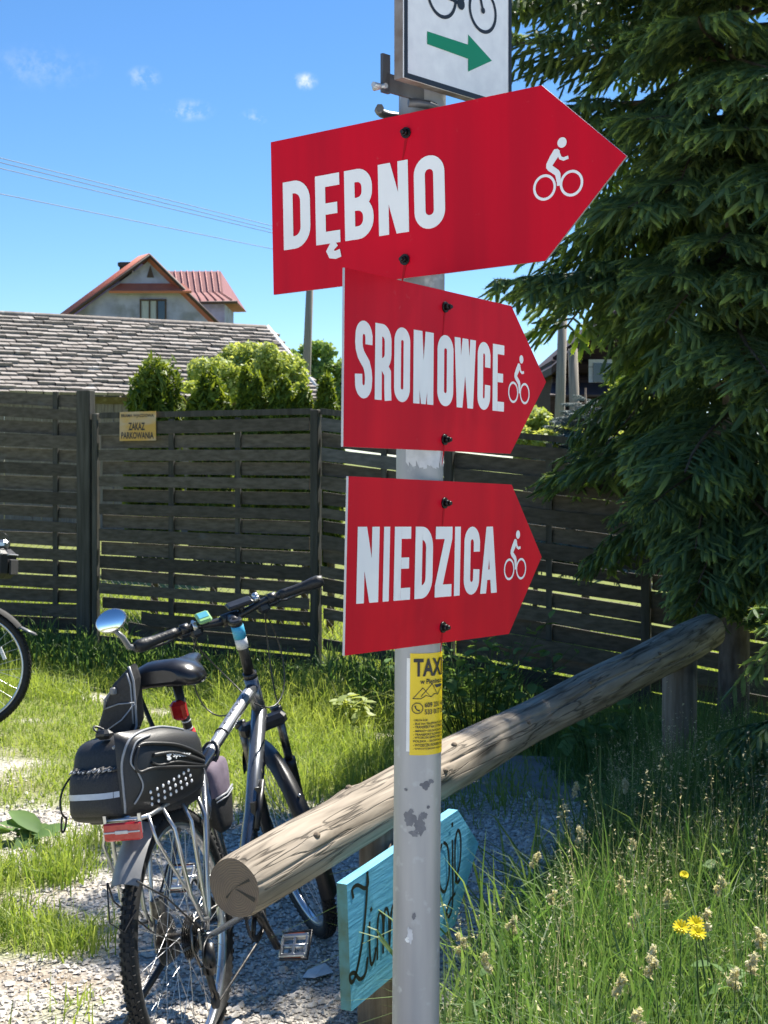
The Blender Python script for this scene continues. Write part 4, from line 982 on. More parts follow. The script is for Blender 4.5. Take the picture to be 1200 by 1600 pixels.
def leaf_proto(name, L, W, mat, fold=.25, n=4):
    rings = []; V = []; Fa = []; T = []
    for i in range(n+1):
        u = i/n; w = W/2*math.sin(math.pi*min(1, u*.92+.05))**.8; z = -L*.18*u*u
        V += [(u*L, -w, z+fold*w), (u*L, 0, z), (u*L, w, z+fold*w)]; T += [.55+.2*u]*3
    for i in range(n):
        a = i*3; Fa += [(a, a+1, a+4, a+3), (a+1, a+2, a+5, a+4)]
    me = arr_mesh(name, V, Fa, M[mat], None, T, smooth=True)
    return me
def leafy_plant(name, label, base, stems, leaves, L, W, mat, spread, height, group=None, cat='plant'):
    """stems with individually placed leaves"""
    base = Vector(base); root = thing(name, label, cat, base, group=group); lf = leaf_proto('leaf', L, W, mat); first = True
    mb = MB(); pts = []
    for s in range(stems):
        a = random.uniform(0, 6.28); q = Vector((math.cos(a)*spread[0], math.sin(a)*spread[1], 0))*random.uniform(.3, 1); h = height*random.uniform(.55, 1)
        line = [q*.2, q*.5+Vector((0, 0, h*.55)), q*1.0+Vector((0, 0, h))]
        mb.tube(line, [.004, .003, .0015], 4); pts.append(line)
    mb.build('stem', M['stem'], root)
    for i in range(leaves):
        line = pts[i % stems]; u = random.uniform(.25, 1); p = line[1].lerp(line[2], (u-.4)/.6) if u > .4 else line[0].lerp(line[1], u/.4)
        mt = Matrix.Translation(p) @ Matrix.Rotation(random.uniform(0, 6.28), 4, 'Z') @ Matrix.Rotation(R(random.uniform(-35, 25)), 4, 'Y') @ Matrix.Rotation(R(random.uniform(-25, 25)), 4, 'X') @ Matrix.Scale(random.uniform(.6, 1.25), 4)
        if first: o = lf; first = False
        else: o = lf.copy(); COL.objects.link(o)
        o.parent = root; o.matrix_local = mt
    return root
def plants():
    c = P(745, 1120, 8.6); leafy_plant('bramble_bush', 'leafy bramble bush against the fence, right of the yellow sticker', (c.x, 8.6, gzf(c.x, 8.6)), 34, 210, .085, .055, 'bramble', (.62, .5), .82, cat='bush')
    c = P(930, 1150, 7.6); leafy_plant('bramble_bush', 'dark shaded leafy weed under the far half of the log', (c.x, 7.6, gzf(c.x, 7.6)), 16, 90, .10, .07, 'bramble', (.35, .3), .5, cat='bush')
    c = P(1165, 1370, 4.6); leafy_plant('leafy_weed', 'leafy green weed at the right edge, above the flowers', (c.x, 4.6, 0), 10, 60, .075, .06, 'bramble', (.16, .16), .42)
    c = P(1165, 1540, 3.5); leafy_plant('leafy_weed', 'leafy green weed in the bottom right corner', (c.x, 3.5, 0), 10, 60, .065, .05, 'bramble', (.15, .15), .42)
    c = P(1000, 1330, 5.2); leafy_plant('leafy_weed', 'bushy weed in the shade under the log post', (c.x, 5.4, 0), 14, 80, .05, .02, 'bramble', (.25, .2), .55)
    c = P(45, 1315, 6.1); leafy_plant('broadleaf_weed', 'flat broad-leaved dock growing in the left lawn', (c.x, 6.1, gzf(c.x, 6.1)), 7, 13, .15, .085, 'bramble', (.13, .11), .07)
    c = P(575, 1120, 8.9); leafy_plant('leafy_weed', 'bright leafy weed standing behind the front wheel', (c.x-.1, 8.7, gzf(c.x, 8.8)), 8, 36, .10, .05, 'limeleaf', (.16, .12), .34)
    c = P(1060, 1470, 4.0); leafy_plant('leafy_weed', 'low leafy weed just behind the yellow flowers', (c.x, 4.1, 0), 9, 60, .06, .045, 'bramble', (.16, .14), .36)
    c = P(820, 1560, 3.7); leafy_plant('leafy_weed', 'low leafy weed in the bright grass right of the signpost foot', (c.x, 3.75, 0), 8, 48, .05, .035, 'bramble', (.13, .12), .30)
    # flowering yellow hawkbit
    Z = 3.5; b = P(1085, 1455, Z); base = Vector((b.x+.02, Z, 0)); root = thing('yellow_wildflower', 'yellow hawkbit with three open flowers and a bud in the tall grass', 'flower', base)
    heads = [P(1064, 1449, Z), P(1087, 1443, Z-.02), P(1090, 1458, Z-.05), P(1069, 1367, Z+.25)]
    for i, h in enumerate(heads):
        mb = MB(); mid = (h+base)/2+Vector((.03*(i-1), 0, .03)); mb.tube([base, mid, h], [.0035, .003, .002], 5); st = mb.build('stem', M['stem'], root, base)
        f = MB(); r = .021 if i < 3 else .012
        for ring, (rr, tl, np_) in enumerate(((r, .12, 14), (r*.65, .5, 10), (r*.35, .9, 7))):
            for k in range(np_):
                a = 2*math.pi*k/np_+ring*.3; d = Matrix.Rotation(R(42), 3, 'X') @ Vector((math.cos(a), math.sin(a), tl)); s = (Matrix.Rotation(R(42), 3, 'X') @ Vector((-math.sin(a), math.cos(a), 0)))*.0032
                f.add([h, h+d*rr*.6-s, h+d*rr-s*.6, h+d*rr+s*.6, h+d*rr*.6+s], [(0, 1, 2, 3, 4)])
        fo = f.build('flower', M['petal'], root, base)
        tl = np.full(len(fo.data.vertices), .6, np.float32); at = fo.data.attributes.new('tone', 'FLOAT', 'POINT'); at.data.foreach_set('value', tl)
    # cock's-foot seed heads
    spots = ((902, 1230, 5.2), (975, 1225, 5.4), (905, 1300, 4.6), (985, 1320, 4.4), (970, 1380, 4.2), (990, 1435, 3.8), (1020, 1490, 3.4), (1022, 1505, 3.3), (970, 1535, 3.2), (1000, 1590, 3.0), (1170, 1500, 3.2), (1150, 1525, 3.2), (1100, 1430, 3.6), (835, 1340, 4.4), (1190, 1465, 3.5), (880, 1265, 5.0), (1125, 1380, 4.0), (760, 1500, 3.6), (720, 1470, 3.9), (800, 1440, 4.0), (860, 1400, 4.2), (1045, 1400, 4.1))
    for i, (px, py, Z) in enumerate(spots):
        h = P(px, py, Z); b = Vector((h.x+random.uniform(-.08, .08), Z+random.uniform(-.05, .05), gzf(h.x, Z)))
        root = thing('flowering_grass_stalk', 'pale fluffy seed head on a thin grass stalk in the right meadow', 'grass stalk', b, group='cream seed heads above the right meadow')
        mb = MB(); mb.tube([b, b.lerp(h, .6)+Vector((.015, 0, .01)), h], [.0022, .0018, .0012], 4); mb.build('stalk', M['stem'], root, b)
        cl = [(h.x+random.uniform(-.012, .012), h.y+random.uniform(-.01, .01), h.z-.012*k+.01, .008, .008, .011) for k in range(4)]
        V, Fa, T = leaf_cloud(cl, None, 1, 1) if False else leaf_cloud([c[:3] for c in cl], [c[3:] for c in cl], 130, .006, up=.2, elong=2.4)
        arr_mesh('seed_head', V-np.array(b), Fa, M['seed'], root, T)
plants()

# ------------------------------------------------------------------ log rail
def log_rail():
    a = P(366, 1391, 3.5); b = P(1103, 984, 7.25); ax = (b-a); L = ax.length; ax.normalize()
    u, w = ortho(ax); u = Vector((0, 0, 1)).cross(ax).normalized(); w = ax.cross(u)
    mat = Matrix((ax, u, w)).transposed().to_4x4(); mat.translation = a
    root = thing('log_railing', 'weathered round log railing on two posts, running past the bicycle', 'railing', mat=mat)
    n, m = 140, 190; V = []; Fa = []
    cr_ = random.Random(9); cracks = [(cr_.uniform(-.1, 3.6), cr_.uniform(.35, 1.3), cr_.uniform(0, 6.28), cr_.uniform(-.10, .10), cr_.uniform(.005, .011), cr_.uniform(0, 6)) for _ in range(34)]
    knots = [(.30, 2.45, .012), (.62, 1.3, .010), (1.06, 2.7, .012), (1.22, 2.0, .009), (1.75, 2.6, .010), (2.4, 2.3, .008), (3.2, 2.5, .010), (.95, 0.2, .01)]
    for i in range(m+1):
        x = L*i/m; r = .074+.019*(x/L)**.8+.004*math.sin(x*2.3)+.003*math.sin(x*5.1+1)
        if i == 0: r *= .95
        cy = .012*math.sin(x*1.1); cz = .012*math.sin(x*.8+.5)
        for k in range(n):
            t = 2*math.pi*k/n; rr = r*(1+.02*math.sin(2*t+x)+.012*math.sin(5*t+2*x))
            for kx, kt, ka in knots:
                dt = (t-kt+math.pi) % (2*math.pi)-math.pi
                g = math.exp(-((x-kx)/.06)**2-(dt/.35)**2); rr += ka*g-ka*.75*math.exp(-((x-kx)/.016)**2-(dt/.10)**2)
            for x0, ln_, t0, sl_, dp, ph in cracks:
                if x0 < x < x0+ln_:
                    dt = (t-t0-sl_*(x-x0)-.03*math.sin(x*9+ph)+math.pi) % (2*math.pi)-math.pi
                    if abs(dt) < .09: rr -= dp*math.sin(math.pi*(x-x0)/ln_)**.5*math.exp(-(dt/.032)**2)
            V.append((x, cy+rr*math.cos(t), cz+rr*math.sin(t)))
    for i in range(m):
        for k in range(n): l = (k+1) % n; Fa.append((i*n+k, i*n+l, (i+1)*n+l, (i+1)*n+k))
    arr_mesh('log', V, Fa, M['log'], root, smooth=True)
    for kx, kt, ka in knots[:7]:
        i = round(kx/L*m); k = round(kt/(2*math.pi)*n) % n; mb = MB(); ctr = Vector(V[i*n+k])
        ring_ = [Vector(V[(i+int(round(math.cos(a)*.020/(L/m)*1.0)))*n+(k+int(round(math.sin(a)*8))) % n]) for a in np.linspace(0, 6.283, 13)[:-1]]
        q = sum(ring_, Vector())/12; out_ = Vector((0, q.y, q.z)).normalized()*.003
        mb.ball(ctr+out_*.6, .0105, 10, (1.3, .9, .9)); mb.build('knot', M['knot'], root)
    for nm, x, idx in (('end_grain', -.0005, 0), ('end_grain', L, m)):
        ring = [Vector(V[idx*n+k]) for k in range(n)]; c = sum(ring, Vector())/n; mb = MB()
        pts = [c+Vector((0, 0, 0))]+[c.lerp(p, .55) for p in ring]+ring
        # a drying crack cut into the face
        fs = [(0, 1+(k+1) % n, 1+k) for k in range(n)]+[(1+k, 1+(k+1) % n, 1+n+(k+1) % n, 1+n+k) for k in range(n)]
        if idx: fs = [f[::-1] for f in fs]
        mb.add(pts, fs); mb.build(nm, M['rings'], root)
        if idx == 0:
            mb = MB()
            for ang, ln, wd in ((200, .062, .006), (150, .05, .004), (310, .035, .003)):
                d = Vector((0, math.cos(R(ang)), math.sin(R(ang)))); s = Vector((0, -d.z, d.y))*wd
                mb.add([c+Vector((-.0015, 0, 0)), c+d*ln*1.05-s*.9+Vector((-.0015, 0, 0)), c+d*ln*1.05+s*.9+Vector((-.0015, 0, 0))], [(0, 1, 2)])
            mb.build('end_crack', M['black_print'], root)
    inv = mat.inverted()
    for px, lab, r in ((586, None, .052), (1061, None, .085)):
        kx = (px-600)/F; t = (kx*a.y-a.x)/((ax.x-kx*ax.y)); q = a+ax*t
        g = gzf(q.x, q.y); mb = MB(); top = q.z-.03
        mb.tube([Vector((q.x, q.y, g-.2)), Vector((q.x, q.y, g+.25)), Vector((q.x+.004, q.y, top))], [r, r*.98, r*.96], 18)
        mb.xf(lambda v: inv @ v); mb.build('post', M['post_wood'], root)
log_rail()

# ------------------------------------------------------------------ signpost and its signs
POLE_Z = 1.765; PR = .0293
pole_a = P(649.5, 1600, POLE_Z); pole_b = P(660, 150, POLE_Z); pdir = (pole_b-pole_a).normalized()
def pole_at(z): return pole_a+pdir*((z-pole_a.z)/pdir.z)
def signpost():
    b = pole_at(-.3); t = pole_at(2.42); root = thing('signpost', 'grey galvanised steel post carrying the red direction signs', 'signpost', b)
    mb = MB(); mb.tube([pole_at(z) for z in np.linspace(-.3, 2.42, 12)], PR, 40); mb.build('tube', M['galv'], root, b)
    mb = MB(); mb.cyl(pole_at(2.42), pole_at(2.435), PR*1.06, 24); mb.build('cap', M['blackp'], root, b)
    def on(ang, z, r=PR+.0005):
        c = pole_at(z); return c+Vector((math.sin(ang)*r, -math.cos(ang)*r, 0))
    def angz(px, py):
        c = pole_at(EYE-(py-HZ)/F*(POLE_Z-PR)); cx = 600+c.x/c.y*F; hw = PR/c.y*F
        return math.asin(max(-.98, min(.98, (px-cx)/hw))), EYE-(py-HZ)/F*(POLE_Z-PR)
    def patch(px, py, rx, ry, mat, name, seed, rad=PR+.0004, holes=0):
        g = random.Random(seed); poly = []; n = 30; amp = [g.uniform(.55, 1.2) for _ in range(n)]
        amp = [(amp[i]*2+amp[i-1])/3 for i in range(n)]
        mb = MB(); pts = []
        c0 = on(*angz(px, py), rad)
        for i in range(n): a = 2*math.pi*i/n; pts.append(on(*angz(px+math.cos(a)*rx*amp[i], py+math.sin(a)*ry*amp[i]), rad))
        mb.add([c0]+pts, [(0, 1+i, 1+(i+1) % n) for i in range(n)][::-1]); return mb.build(name, mat, root, b)
    for q, (x, y, rx, ry) in enumerate(((640, 1280, 9, 13), (655, 1290, 10, 17), (647, 1302, 8, 6), (661, 1275, 6, 7), (664, 1228, 9, 7), (672, 1222, 5, 4), (642, 1268, 4, 4), (634, 1235, 3, 3), (668, 1262, 3, 3))):
        patch(x, y, rx, ry, M['residue'], 'sticker_residue', q)
    patch(640, 1462, 5, 14, M['paper'], 'paper_scrap', 21); patch(646, 1432, 3, 6, M['residue'], 'sticker_residue', 22); patch(636, 1470, 4, 5, M['white_paper'], 'paper_scrap', 23)
    # torn white sticker between the middle and lower signs
    mb = MB(); z0, z1 = angz(660, 733)[1], angz(660, 700)[1]; cols = 14; ph = np.linspace(angz(634, 715)[0], 1.5, cols+1); g = random.Random(5)
    for i in range(cols):
        za = z0+(.006*g.random() if g.random() < .6 else .012*g.random())
        mb.add([on(ph[i], za), on(ph[i+1], z0+.004*g.random()), on(ph[i+1], z1), on(ph[i], z1)], [(0, 1, 2, 3)])
    mb.build('torn_sticker', M['paper'], root, b)
    # yellow taxi sticker wrapped on the post
    z1, z0 = EYE-(1021-HZ)/F*1.736, EYE-(1180-HZ)/F*1.736; a0 = angz(640, 1100)[0]; a1 = a0+1.75
    H = z1-z0; W = (a1-a0)*PR
    st = thing('taxi_sticker', 'yellow taxi advert sticker wrapped around the grey post', 'sticker', on(0, (z0+z1)/2)); o0 = on(0, (z0+z1)/2)
    def pt(x, y, z): return on(a0+x/PR, z0+z, PR+.0008-(y*4 if y < 0 else y))
    mb = MB()
    for i in range(16):
        xa, xb = W*i/16, W*(i+1)/16; mb.add([pt(xa, 0, 0), pt(xb, 0, 0), pt(xb, 0, H), pt(xa, 0, H)], [(0, 1, 2, 3)], True)
    mb.build('sheet', M['yellow'], st, o0)
    mb = MB()
    for i in range(3):
        xa, xb = -.0045+.0015*i, -.003+.0015*i; mb.add([pt(xa, .0004, .004), pt(xb, .0004, .004), pt(xb, .0004, H-.006), pt(xa, .0004, H-.006)], [(0, 1, 2, 3)], True)
    mb.build('white_edge', M['white_paper'], st, o0)
    mb = MB(); S = H/160.0   # sticker units: photograph pixels
    def text(t, x0, x1, zt, zb, bold):
        pts, fs = fit_text(t, x0*S, x1*S, H-zb*S, H-zt*S, bold); mb.add([pt(x, -.0003, z) for x, z in pts], fs)
    Y = lambda y: y   # rows measured from the top edge, of 160
    text('TAXI', 6, 58, 8, 36, .03); text('w Pieninach', 16, 58, 40, 48, .02)
    fr = lambda x, y, z: pt(x, -.0003, z)
    for line in (((5, 71), (20, 54), (33, 69), (25, 66), (17, 71), (5, 71)), ((17, 68), (35, 48), (46, 66), (40, 64), (33, 69)), ((46, 66), (56, 55), (66, 70))):
        mb.stroke([(x*S, H-y*S) for x, y in line], 1.1*S, fr, 0)
    mb.flat([(x*S, H-y*S) for x, y in ((39, 50), (58, 50), (56, 54), (43, 55))], fr, 0)
    mb.stroke([(12*S+8.2*S*math.cos(t), H-86*S+8.2*S*math.sin(t)) for t in np.linspace(0, 6.283, 25)[:-1]], 1.2*S, fr, 0, True)
    mb.stroke([(8.5*S, H-82*S), (9.5*S, H-86*S), (12*S, H-89*S), (15.5*S, H-90*S)], [2.6*S, 1.6*S, 1.6*S, 2.6*S], fr, 0)
    text('609 231 482', 23, 66, 77, 85, .02); text('533 017 265', 23, 66, 88, 96, .02)
    rows = ('- OBS\u0141UGA \u015aLUBU', '- BUS NA TELEFON 8 OS\u00d3B', '- TRANSFERY NA LOTNISKO', '- IMPREZY OKOLICZNO\u015aCI', '- TRANSPORT ROWER\u00d3W', '- WYCIECZKI JEDNO DNIOWE', '  POLSKA - S\u0141OWACJA', '- WYCIECZKI ROWEROWE', '- WYPO\u017bYCZALNIA KAJAK\u00d3W')
    for i, t in enumerate(rows): text(t, 6, 28 if i == 0 else 50+min(14, len(t)*.5), 102+i*5.7, 106.4+i*5.7, .02)
    mb.build('lettering', M['black_print'], st, o0)
signpost()

# condensed capital letters drawn as strokes of even weight
def glyph(ch, w, h, t):
    """list of (points, closed, width) and polygons for a capital in a w x h box with stroke t"""
    S = []; Pn = []; hw = t/2; r = min(w*.42, .42*w)
    def rr(x0, z0, x1, z1, rad, corners=(1, 1, 1, 1)):
        out = []
        for (cx, cz, a, on) in ((x1-rad, z1-rad, 90, corners[0]), (x1-rad, z0+rad, 0, corners[1]), (x0+rad, z0+rad, -90, corners[2]), (x0+rad, z1-rad, -180, corners[3])):
            if on: out += arc(cx, cz, rad, a, a-90, 7)
            else: out.append({90: (x1, z1), 0: (x1, z0), -90: (x0, z0), -180: (x0, z1)}[a])
        return out
    if ch == 'I': Pn.append([(0, 0), (w, 0), (w, h), (0, h)])
    elif ch in 'E\u0118':
        Pn += [[(0, 0), (t, 0), (t, h), (0, h)], [(t, h-t*.95), (w, h-t*.95), (w, h), (t, h)], [(t, 0), (w, 0), (w, t*.95), (t, t*.95)], [(t, h*.5-t*.42), (w*.9, h*.5-t*.42), (w*.9, h*.5+t*.46), (t, h*.5+t*.46)]]
        if ch == '\u0118': S.append(([(w*.82, -h*.0), (w*.66, -h*.05), (w*.56, -h*.11), (w*.62, -h*.16), (w*.8, -h*.175), (w*1.0, -h*.155)], False, t*.62))
    elif ch == 'D': S.append((rr(hw, hw, w-hw, h-hw, r, (1, 1, 0, 0)), True, t))
    elif ch == 'O': S.append((rr(hw, hw, w-hw, h-hw, w/2-hw-.0005), True, t))
    elif ch == 'B':
        S.append((rr(hw, h*.5, w-hw*1.2, h-hw, w*.34, (1, 1, 0, 0)), True, t)); S.append((rr(hw, hw, w-hw, h*.5, w*.36, (1, 1, 0, 0)), True, t))
    elif ch == 'N':
        Pn += [[(0, 0), (t*.95, 0), (t*.95, h), (0, h)], [(w-t*.95, 0), (w, 0), (w, h), (w-t*.95, h)], [(t*.0, h), (t*1.15, h), (w, 0), (w-t*1.15, 0)]]
    elif ch == 'R':
        S.append((rr(hw, h*.47, w-hw, h-hw, w*.36, (1, 1, 0, 0)), True, t)); Pn.append([(0, 0), (t, 0), (t, h*.45), (0, h*.45)])
        S.append(([(w*.5, h*.47), (w-hw*1.1, h*.36), (w-hw*1.05, h*.16), (w-hw*.9, 0)], False, t))
    elif ch == 'C':
        rad = w/2-hw-.0005; S.append(([(w-hw, h*.63), (w-hw, h-hw-rad)]+arc(w/2, h-hw-rad, rad, 0, 180, 12)[1:]+arc(w/2, hw+rad, rad, 180, 360, 12)+[(w-hw, h*.37)], False, t))
    elif ch == 'S':
        rad = w/2-hw-.0005
        S.append(([(w-hw, h*.70), (w-hw, h-hw-rad)]+arc(w/2, h-hw-rad, rad, 0, 180, 12)[1:]+[(hw, h*.72), (hw*1.15, h*.64), (w*.34, h*.56), (w*.66, h*.44), (w-hw*1.15, h*.35), (w-hw, h*.27)]+arc(w/2, hw+rad, rad, 0, -180, 12)+[(hw, h*.31)], False, t))
    elif ch == 'M':
        k = t*.9; Pn += [[(0, 0), (k, 0), (k, h), (0, h)], [(w-k, 0), (w, 0), (w, h), (w-k, h)], [(0, h), (k*1.35, h), (w/2+k*.38, 0), (w/2-k*.38, 0)], [(w-k*1.35, h), (w, h), (w/2+k*.38, 0), (w/2-k*.38, 0)]]
    elif ch == 'W':
        k = t*.92; a = w*.25
        for x0, x1 in ((0, a), (w*.5, a), (w*.5, w*.75), (w, w*.75)):
            x0c = min(max(x0, k*.5), w-k*.5); Pn.append([(x1-k*.48, 0), (x1+k*.48, 0), (x0c+k*.5, h), (x0c-k*.5, h)])
    elif ch == 'Z':
        Pn += [[(0, h-t*.95), (w, h-t*.95), (w, h), (0, h)], [(0, 0), (w, 0), (w, t*.95), (0, t*.95)], [(0, t*.9), (t*1.15, t*.9), (w, h-t*.9), (w-t*1.15, h-t*.9)]]
    elif ch == 'A':
        k = t*.97; Pn += [[(0, 0), (k, 0), (w/2+k*.42, h), (w/2-k*.55, h)], [(w-k, 0), (w, 0), (w/2+k*.55, h), (w/2-k*.42, h)], [(w*.26, h*.2), (w*.74, h*.2), (w*.70, h*.2+t*.85), (w*.30, h*.2+t*.85)]]
    return S, Pn
def plate_frame(lt, lb, rt_, rb):
    a = (lt+lb)/2; b = (rt_+rb)/2; e1 = (b-a); L = e1.length; e1.normalize(); e3 = Vector((0, 0, 1)); e3 = (e3-e1*e3.dot(e1)).normalized(); e2 = e3.cross(e1)
    m = Matrix((e1, e2, e3)).transposed().to_4x4(); m.translation = a
    return m, L, (lt-lb).length
def px_local(m, px, py):
    n = m.col[1].to_3d(); o = m.translation; d = ray(px, py); t = (o-CAM).dot(n)/d.dot(n); q = CAM+d*t; l = m.inverted() @ q; return l.x, l.z
def cyclist(mb, fr, cx, cz, s):
    """pictogram of a cyclist riding right, about 2.1 s wide"""
    y = -.0019
    for i, (x, r) in enumerate(((-.56*s, .43*s), (.56*s, .43*s))):
        mb.stroke([(cx+x+r*math.cos(t), cz+r*math.sin(t)) for t in np.linspace(0, 6.283, 41)[:-1]], .10*s, fr, y, True)
    c = (cx+.21*s, cz+1.53*s); mb.flat([(c[0]+.19*s*math.cos(t), c[1]+.19*s*math.sin(t)) for t in np.linspace(0, 6.283, 25)[:-1]], fr, y)
    q = lambda pts: [(cx+a*s, cz+b*s) for a, b in pts]
    mb.flat(q([(-.47, .70), (-.40, .60), (-.10, .38), (-.04, .10), (-.04, -.02), (.12, -.02), (.12, .42), (.06, .54), (-.22, .76)]), fr, y-.00006)
    mb.flat(q([(-.47, .68), (-.22, .74), (.06, 1.06), (.12, 1.24), (.02, 1.33), (-.12, 1.33), (-.30, 1.10), (-.46, .84)]), fr, y-.00012)
    mb.stroke(q([(.02, 1.24), (.13, .98), (.26, .92), (.46, .96)]), .12*s, fr, y-.00018)
def red_sign(label, lt, lb, rt_, rb, tip, word, spans, capz, cyc, bolts, group='red cycle route arrow signs'):
    m, L, H = plate_frame(lt, lb, rt_, rb)
    root = thing('direction_sign', label, 'sign', mat=m, group=group)
    tx, tz = px_local(m, *tip); h = H/2
    poly = [(0, -h), (L, -h), (tx, tz), (L, h), (0, h)]
    mb = MB(); mb.prism(poly, ident, -.0013, .0017); o = mb.build('plate', M['red'], root)
    o.data.materials.append(M['alu_edge'])
    for p in o.data.polygons:
        if abs(p.normal.y) < .5 or p.normal.y > .5: p.material_index = 1
    mb = MB(); cap = capz[1]-capz[0]; t = .185*cap; y = -.0019
    for k, (ch, (x0, x1)) in enumerate(zip(word, spans)):
        a = px_local(m, x0, capz[2])[0]; b = px_local(m, x1, capz[2])[0]
        S, Pn = glyph(ch, b-a, cap, min(t, (b-a)*.42) if ch != 'I' else t)
        fr = lambda x, yy, z: Vector((a+x, yy, capz[0]+z))
        q = 0
        for pl in Pn: mb.flat(pl, fr, y-q*.00005); q += 1
        for pts, cl, w in S: mb.stroke(pts, w, fr, y-q*.00005, cl); q += 1
    mb.build('lettering', M['white_vinyl'], root)
    mb = MB(); cx, cz = px_local(m, cyc[0], cyc[1]); cyclist(mb, ident, cx, cz, cyc[2]); mb.build('cyclist_symbol', M['white_vinyl'], root)
    for (px, py) in bolts:
        x, z = px_local(m, px, py); mb = MB()
        mb.cyl((x, -.0013, z), (x, -.0035, z), .0068, 18); mb.cyl((x, -.0035, z), (x, -.0085, z), .0045, 6, .0043); mb.cyl((x, -.0085, z), (x, -.0120, z), .0030, 10, .0022); mb.build('bolt', M['bolt'], root)
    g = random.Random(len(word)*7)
    for (px, py) in bolts:                     # dark red streaks slanting down from the bolts
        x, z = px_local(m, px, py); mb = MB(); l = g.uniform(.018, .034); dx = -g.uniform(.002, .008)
        mb.stroke([(x, z-.006), (x+dx*.5, z-.006-l*.5), (x+dx, z-.006-l)], [.0042, .003, .0012], ident, -.0017); mb.build('bolt_streak', M['streak'], root)
    return m
k_ = .99
def sgn(lt, lb, rt_, rb, zl, zr): return [P(lt[0], lt[1], zl), P(lb[0], lb[1], zl), P(rt_[0], rt_[1], zr), P(rb[0], rb[1], zr)]
def signs():
    D = sgn((425.5, 222), (427, 461), (850, 133), (850, 408), 1.857, 1.614)
    m, L, H = plate_frame(*D)
    z0 = px_local(m, 448, 391)[1]; z1 = px_local(m, 448, 285)[1]
    red_sign('top red arrow sign reading D\u0118BNO, tilted towards the camera on its right', *D, (980, 244), 'D\u0118BNO', ((444, 486), (494.5, 532.5), (540, 585), (593, 640), (649, 697)), (z0, z1, 330), (873, 290, .0310), ((636, 208), (634, 406)))
    S = sgn((535, 418), (537, 698), (797, 478), (797, 709), 1.585*k_, 1.921*k_); m, L, H = plate_frame(*S)
    z0 = px_local(m, 560, 622)[1]; z1 = px_local(m, 560, 500)[1]
    red_sign('middle red arrow sign reading SROMOWCE, turned away to the right', *S, (852, 597), 'SROMOWCE', ((552.4, 579.6), (583.7, 609.3), (613.8, 638.6), (643.9, 675.3), (681.4, 706.4), (708, 741.2), (744, 764.3), (768, 785.8)), (z0, z1, 570), (809, 614, .0300), ((693.5, 480), (692.5, 687)))
    N = sgn((540, 744), (540, 1024), (797, 757), (795, 990), 1.585*k_, 1.905*k_); m, L, H = plate_frame(*N)
    z0 = px_local(m, 560, 943)[1]; z1 = px_local(m, 560, 823)[1]
    red_sign('lowest red arrow sign reading NIEDZICA, turned away to the right', *N, (845, 870), 'NIEDZICA', ((555.7, 589.9), (596.9, 606.4), (613.8, 639.4), (646.4, 674), (678, 704), (708, 717), (722.7, 747.4), (749, 775)), (z0, z1, 880), (803, 889, .0300), ((692.5, 786), (690, 980)))
    # white route sign above
    n = Vector((.743, -.669, 0)); c = pole_at(2.2); p0 = Vector((c.x, c.y, 0))+n*.048; e1 = Vector((.669, .743, 0))
    def hit(px): 
        k = (px-600)/F; t = (k*p0.y-p0.x)/(e1.x-k*e1.y); return p0+e1*t
    a, b = hit(631), hit(799); zb = EYE-(121-HZ)/F*a.y
    m = Matrix((e1, -n, Vector((0, 0, 1)))).transposed().to_4x4(); m.translation = Vector((a.x, a.y, zb)); W = (b-a).length; H = W
    root = thing('route_sign', 'white cycle route sign with black bicycle and green arrow at the top', 'sign', mat=m)
    mb = MB(); mb.prism([(0, 0), (W, 0), (W, H), (0, H)], ident, 0, .0015); mb.build('plate', M['white_face'], root)
    mb = MB()
    mb.box((W/2, .0085, .001), (W, .013, .002)); mb.box((W/2, .0085, H-.001), (W, .013, .002)); mb.box((.001, .0085, H/2), (.002, .013, H-.004)); mb.box((W-.001, .0085, H/2), (.002, .013, H-.004)); mb.build('flange', M['rusty'], root)
    mb = MB(); y = -.0006; bw = .0065
    for q in (((bw/2, 0), (bw/2, H)), ((W-bw/2, 0), (W-bw/2, H))): mb.stroke(q, bw, ident, y)
    for q in (((bw, bw/2), (W-bw, bw/2)), ((bw, H-bw/2), (W-bw, H-bw/2))): mb.stroke(q, bw, ident, y)
    mb.build('border', M['black_print'], root)
    mb = MB(); pl = [px_local(m, x, y_) for x, y_ in ((667, 49), (731, 70), (731, 54), (768, 95), (731, 112), (731, 92), (667, 69))]; mb.flat(pl, ident, y); mb.build('arrow_symbol', M['green_print'], root)
    mb = MB(); (x1, z1), (x2, z2) = px_local(m, 690, -8), px_local(m, 754, 17); r = .0262
    zz = (z1+z2)/2; Wl = []
    for x in (x1, x2): mb.stroke([(x+r*math.cos(t), zz+r*math.sin(t)) for t in np.linspace(0, 6.283, 49)[:-1]], .0045, ident, y, True)
    bbx, bbz = x1+(x2-x1)*.45, zz-.002; hd = (x2-.014, zz+.040); seat = (x1+.018, zz+.045)
    for i, q in enumerate((((x1, zz), (bbx, bbz)), ((bbx, bbz), (x1+.022, zz+.037), hd), ((x1, zz), (x1+.022, zz+.037), seat), ((bbx, bbz), hd), ((x2, zz), (x2-.018, zz+.052), (x2-.006, zz+.058)), ((seat[0]-.011, seat[1]), (seat[0]+.012, seat[1])))): mb.stroke(q, .0042, ident, y-.00005*(i+1))
    for i, (qx, qz, rr) in enumerate(((bbx, bbz, .0075), (x2, zz, .004), (x1, zz, .004))): mb.flat([(qx+rr*math.cos(t), qz+rr*math.sin(t)) for t in np.linspace(0, 6.283, 17)[:-1]], ident, y-.0004-.00005*i)
    mb.build('bicycle_symbol', M['black_print'], root)
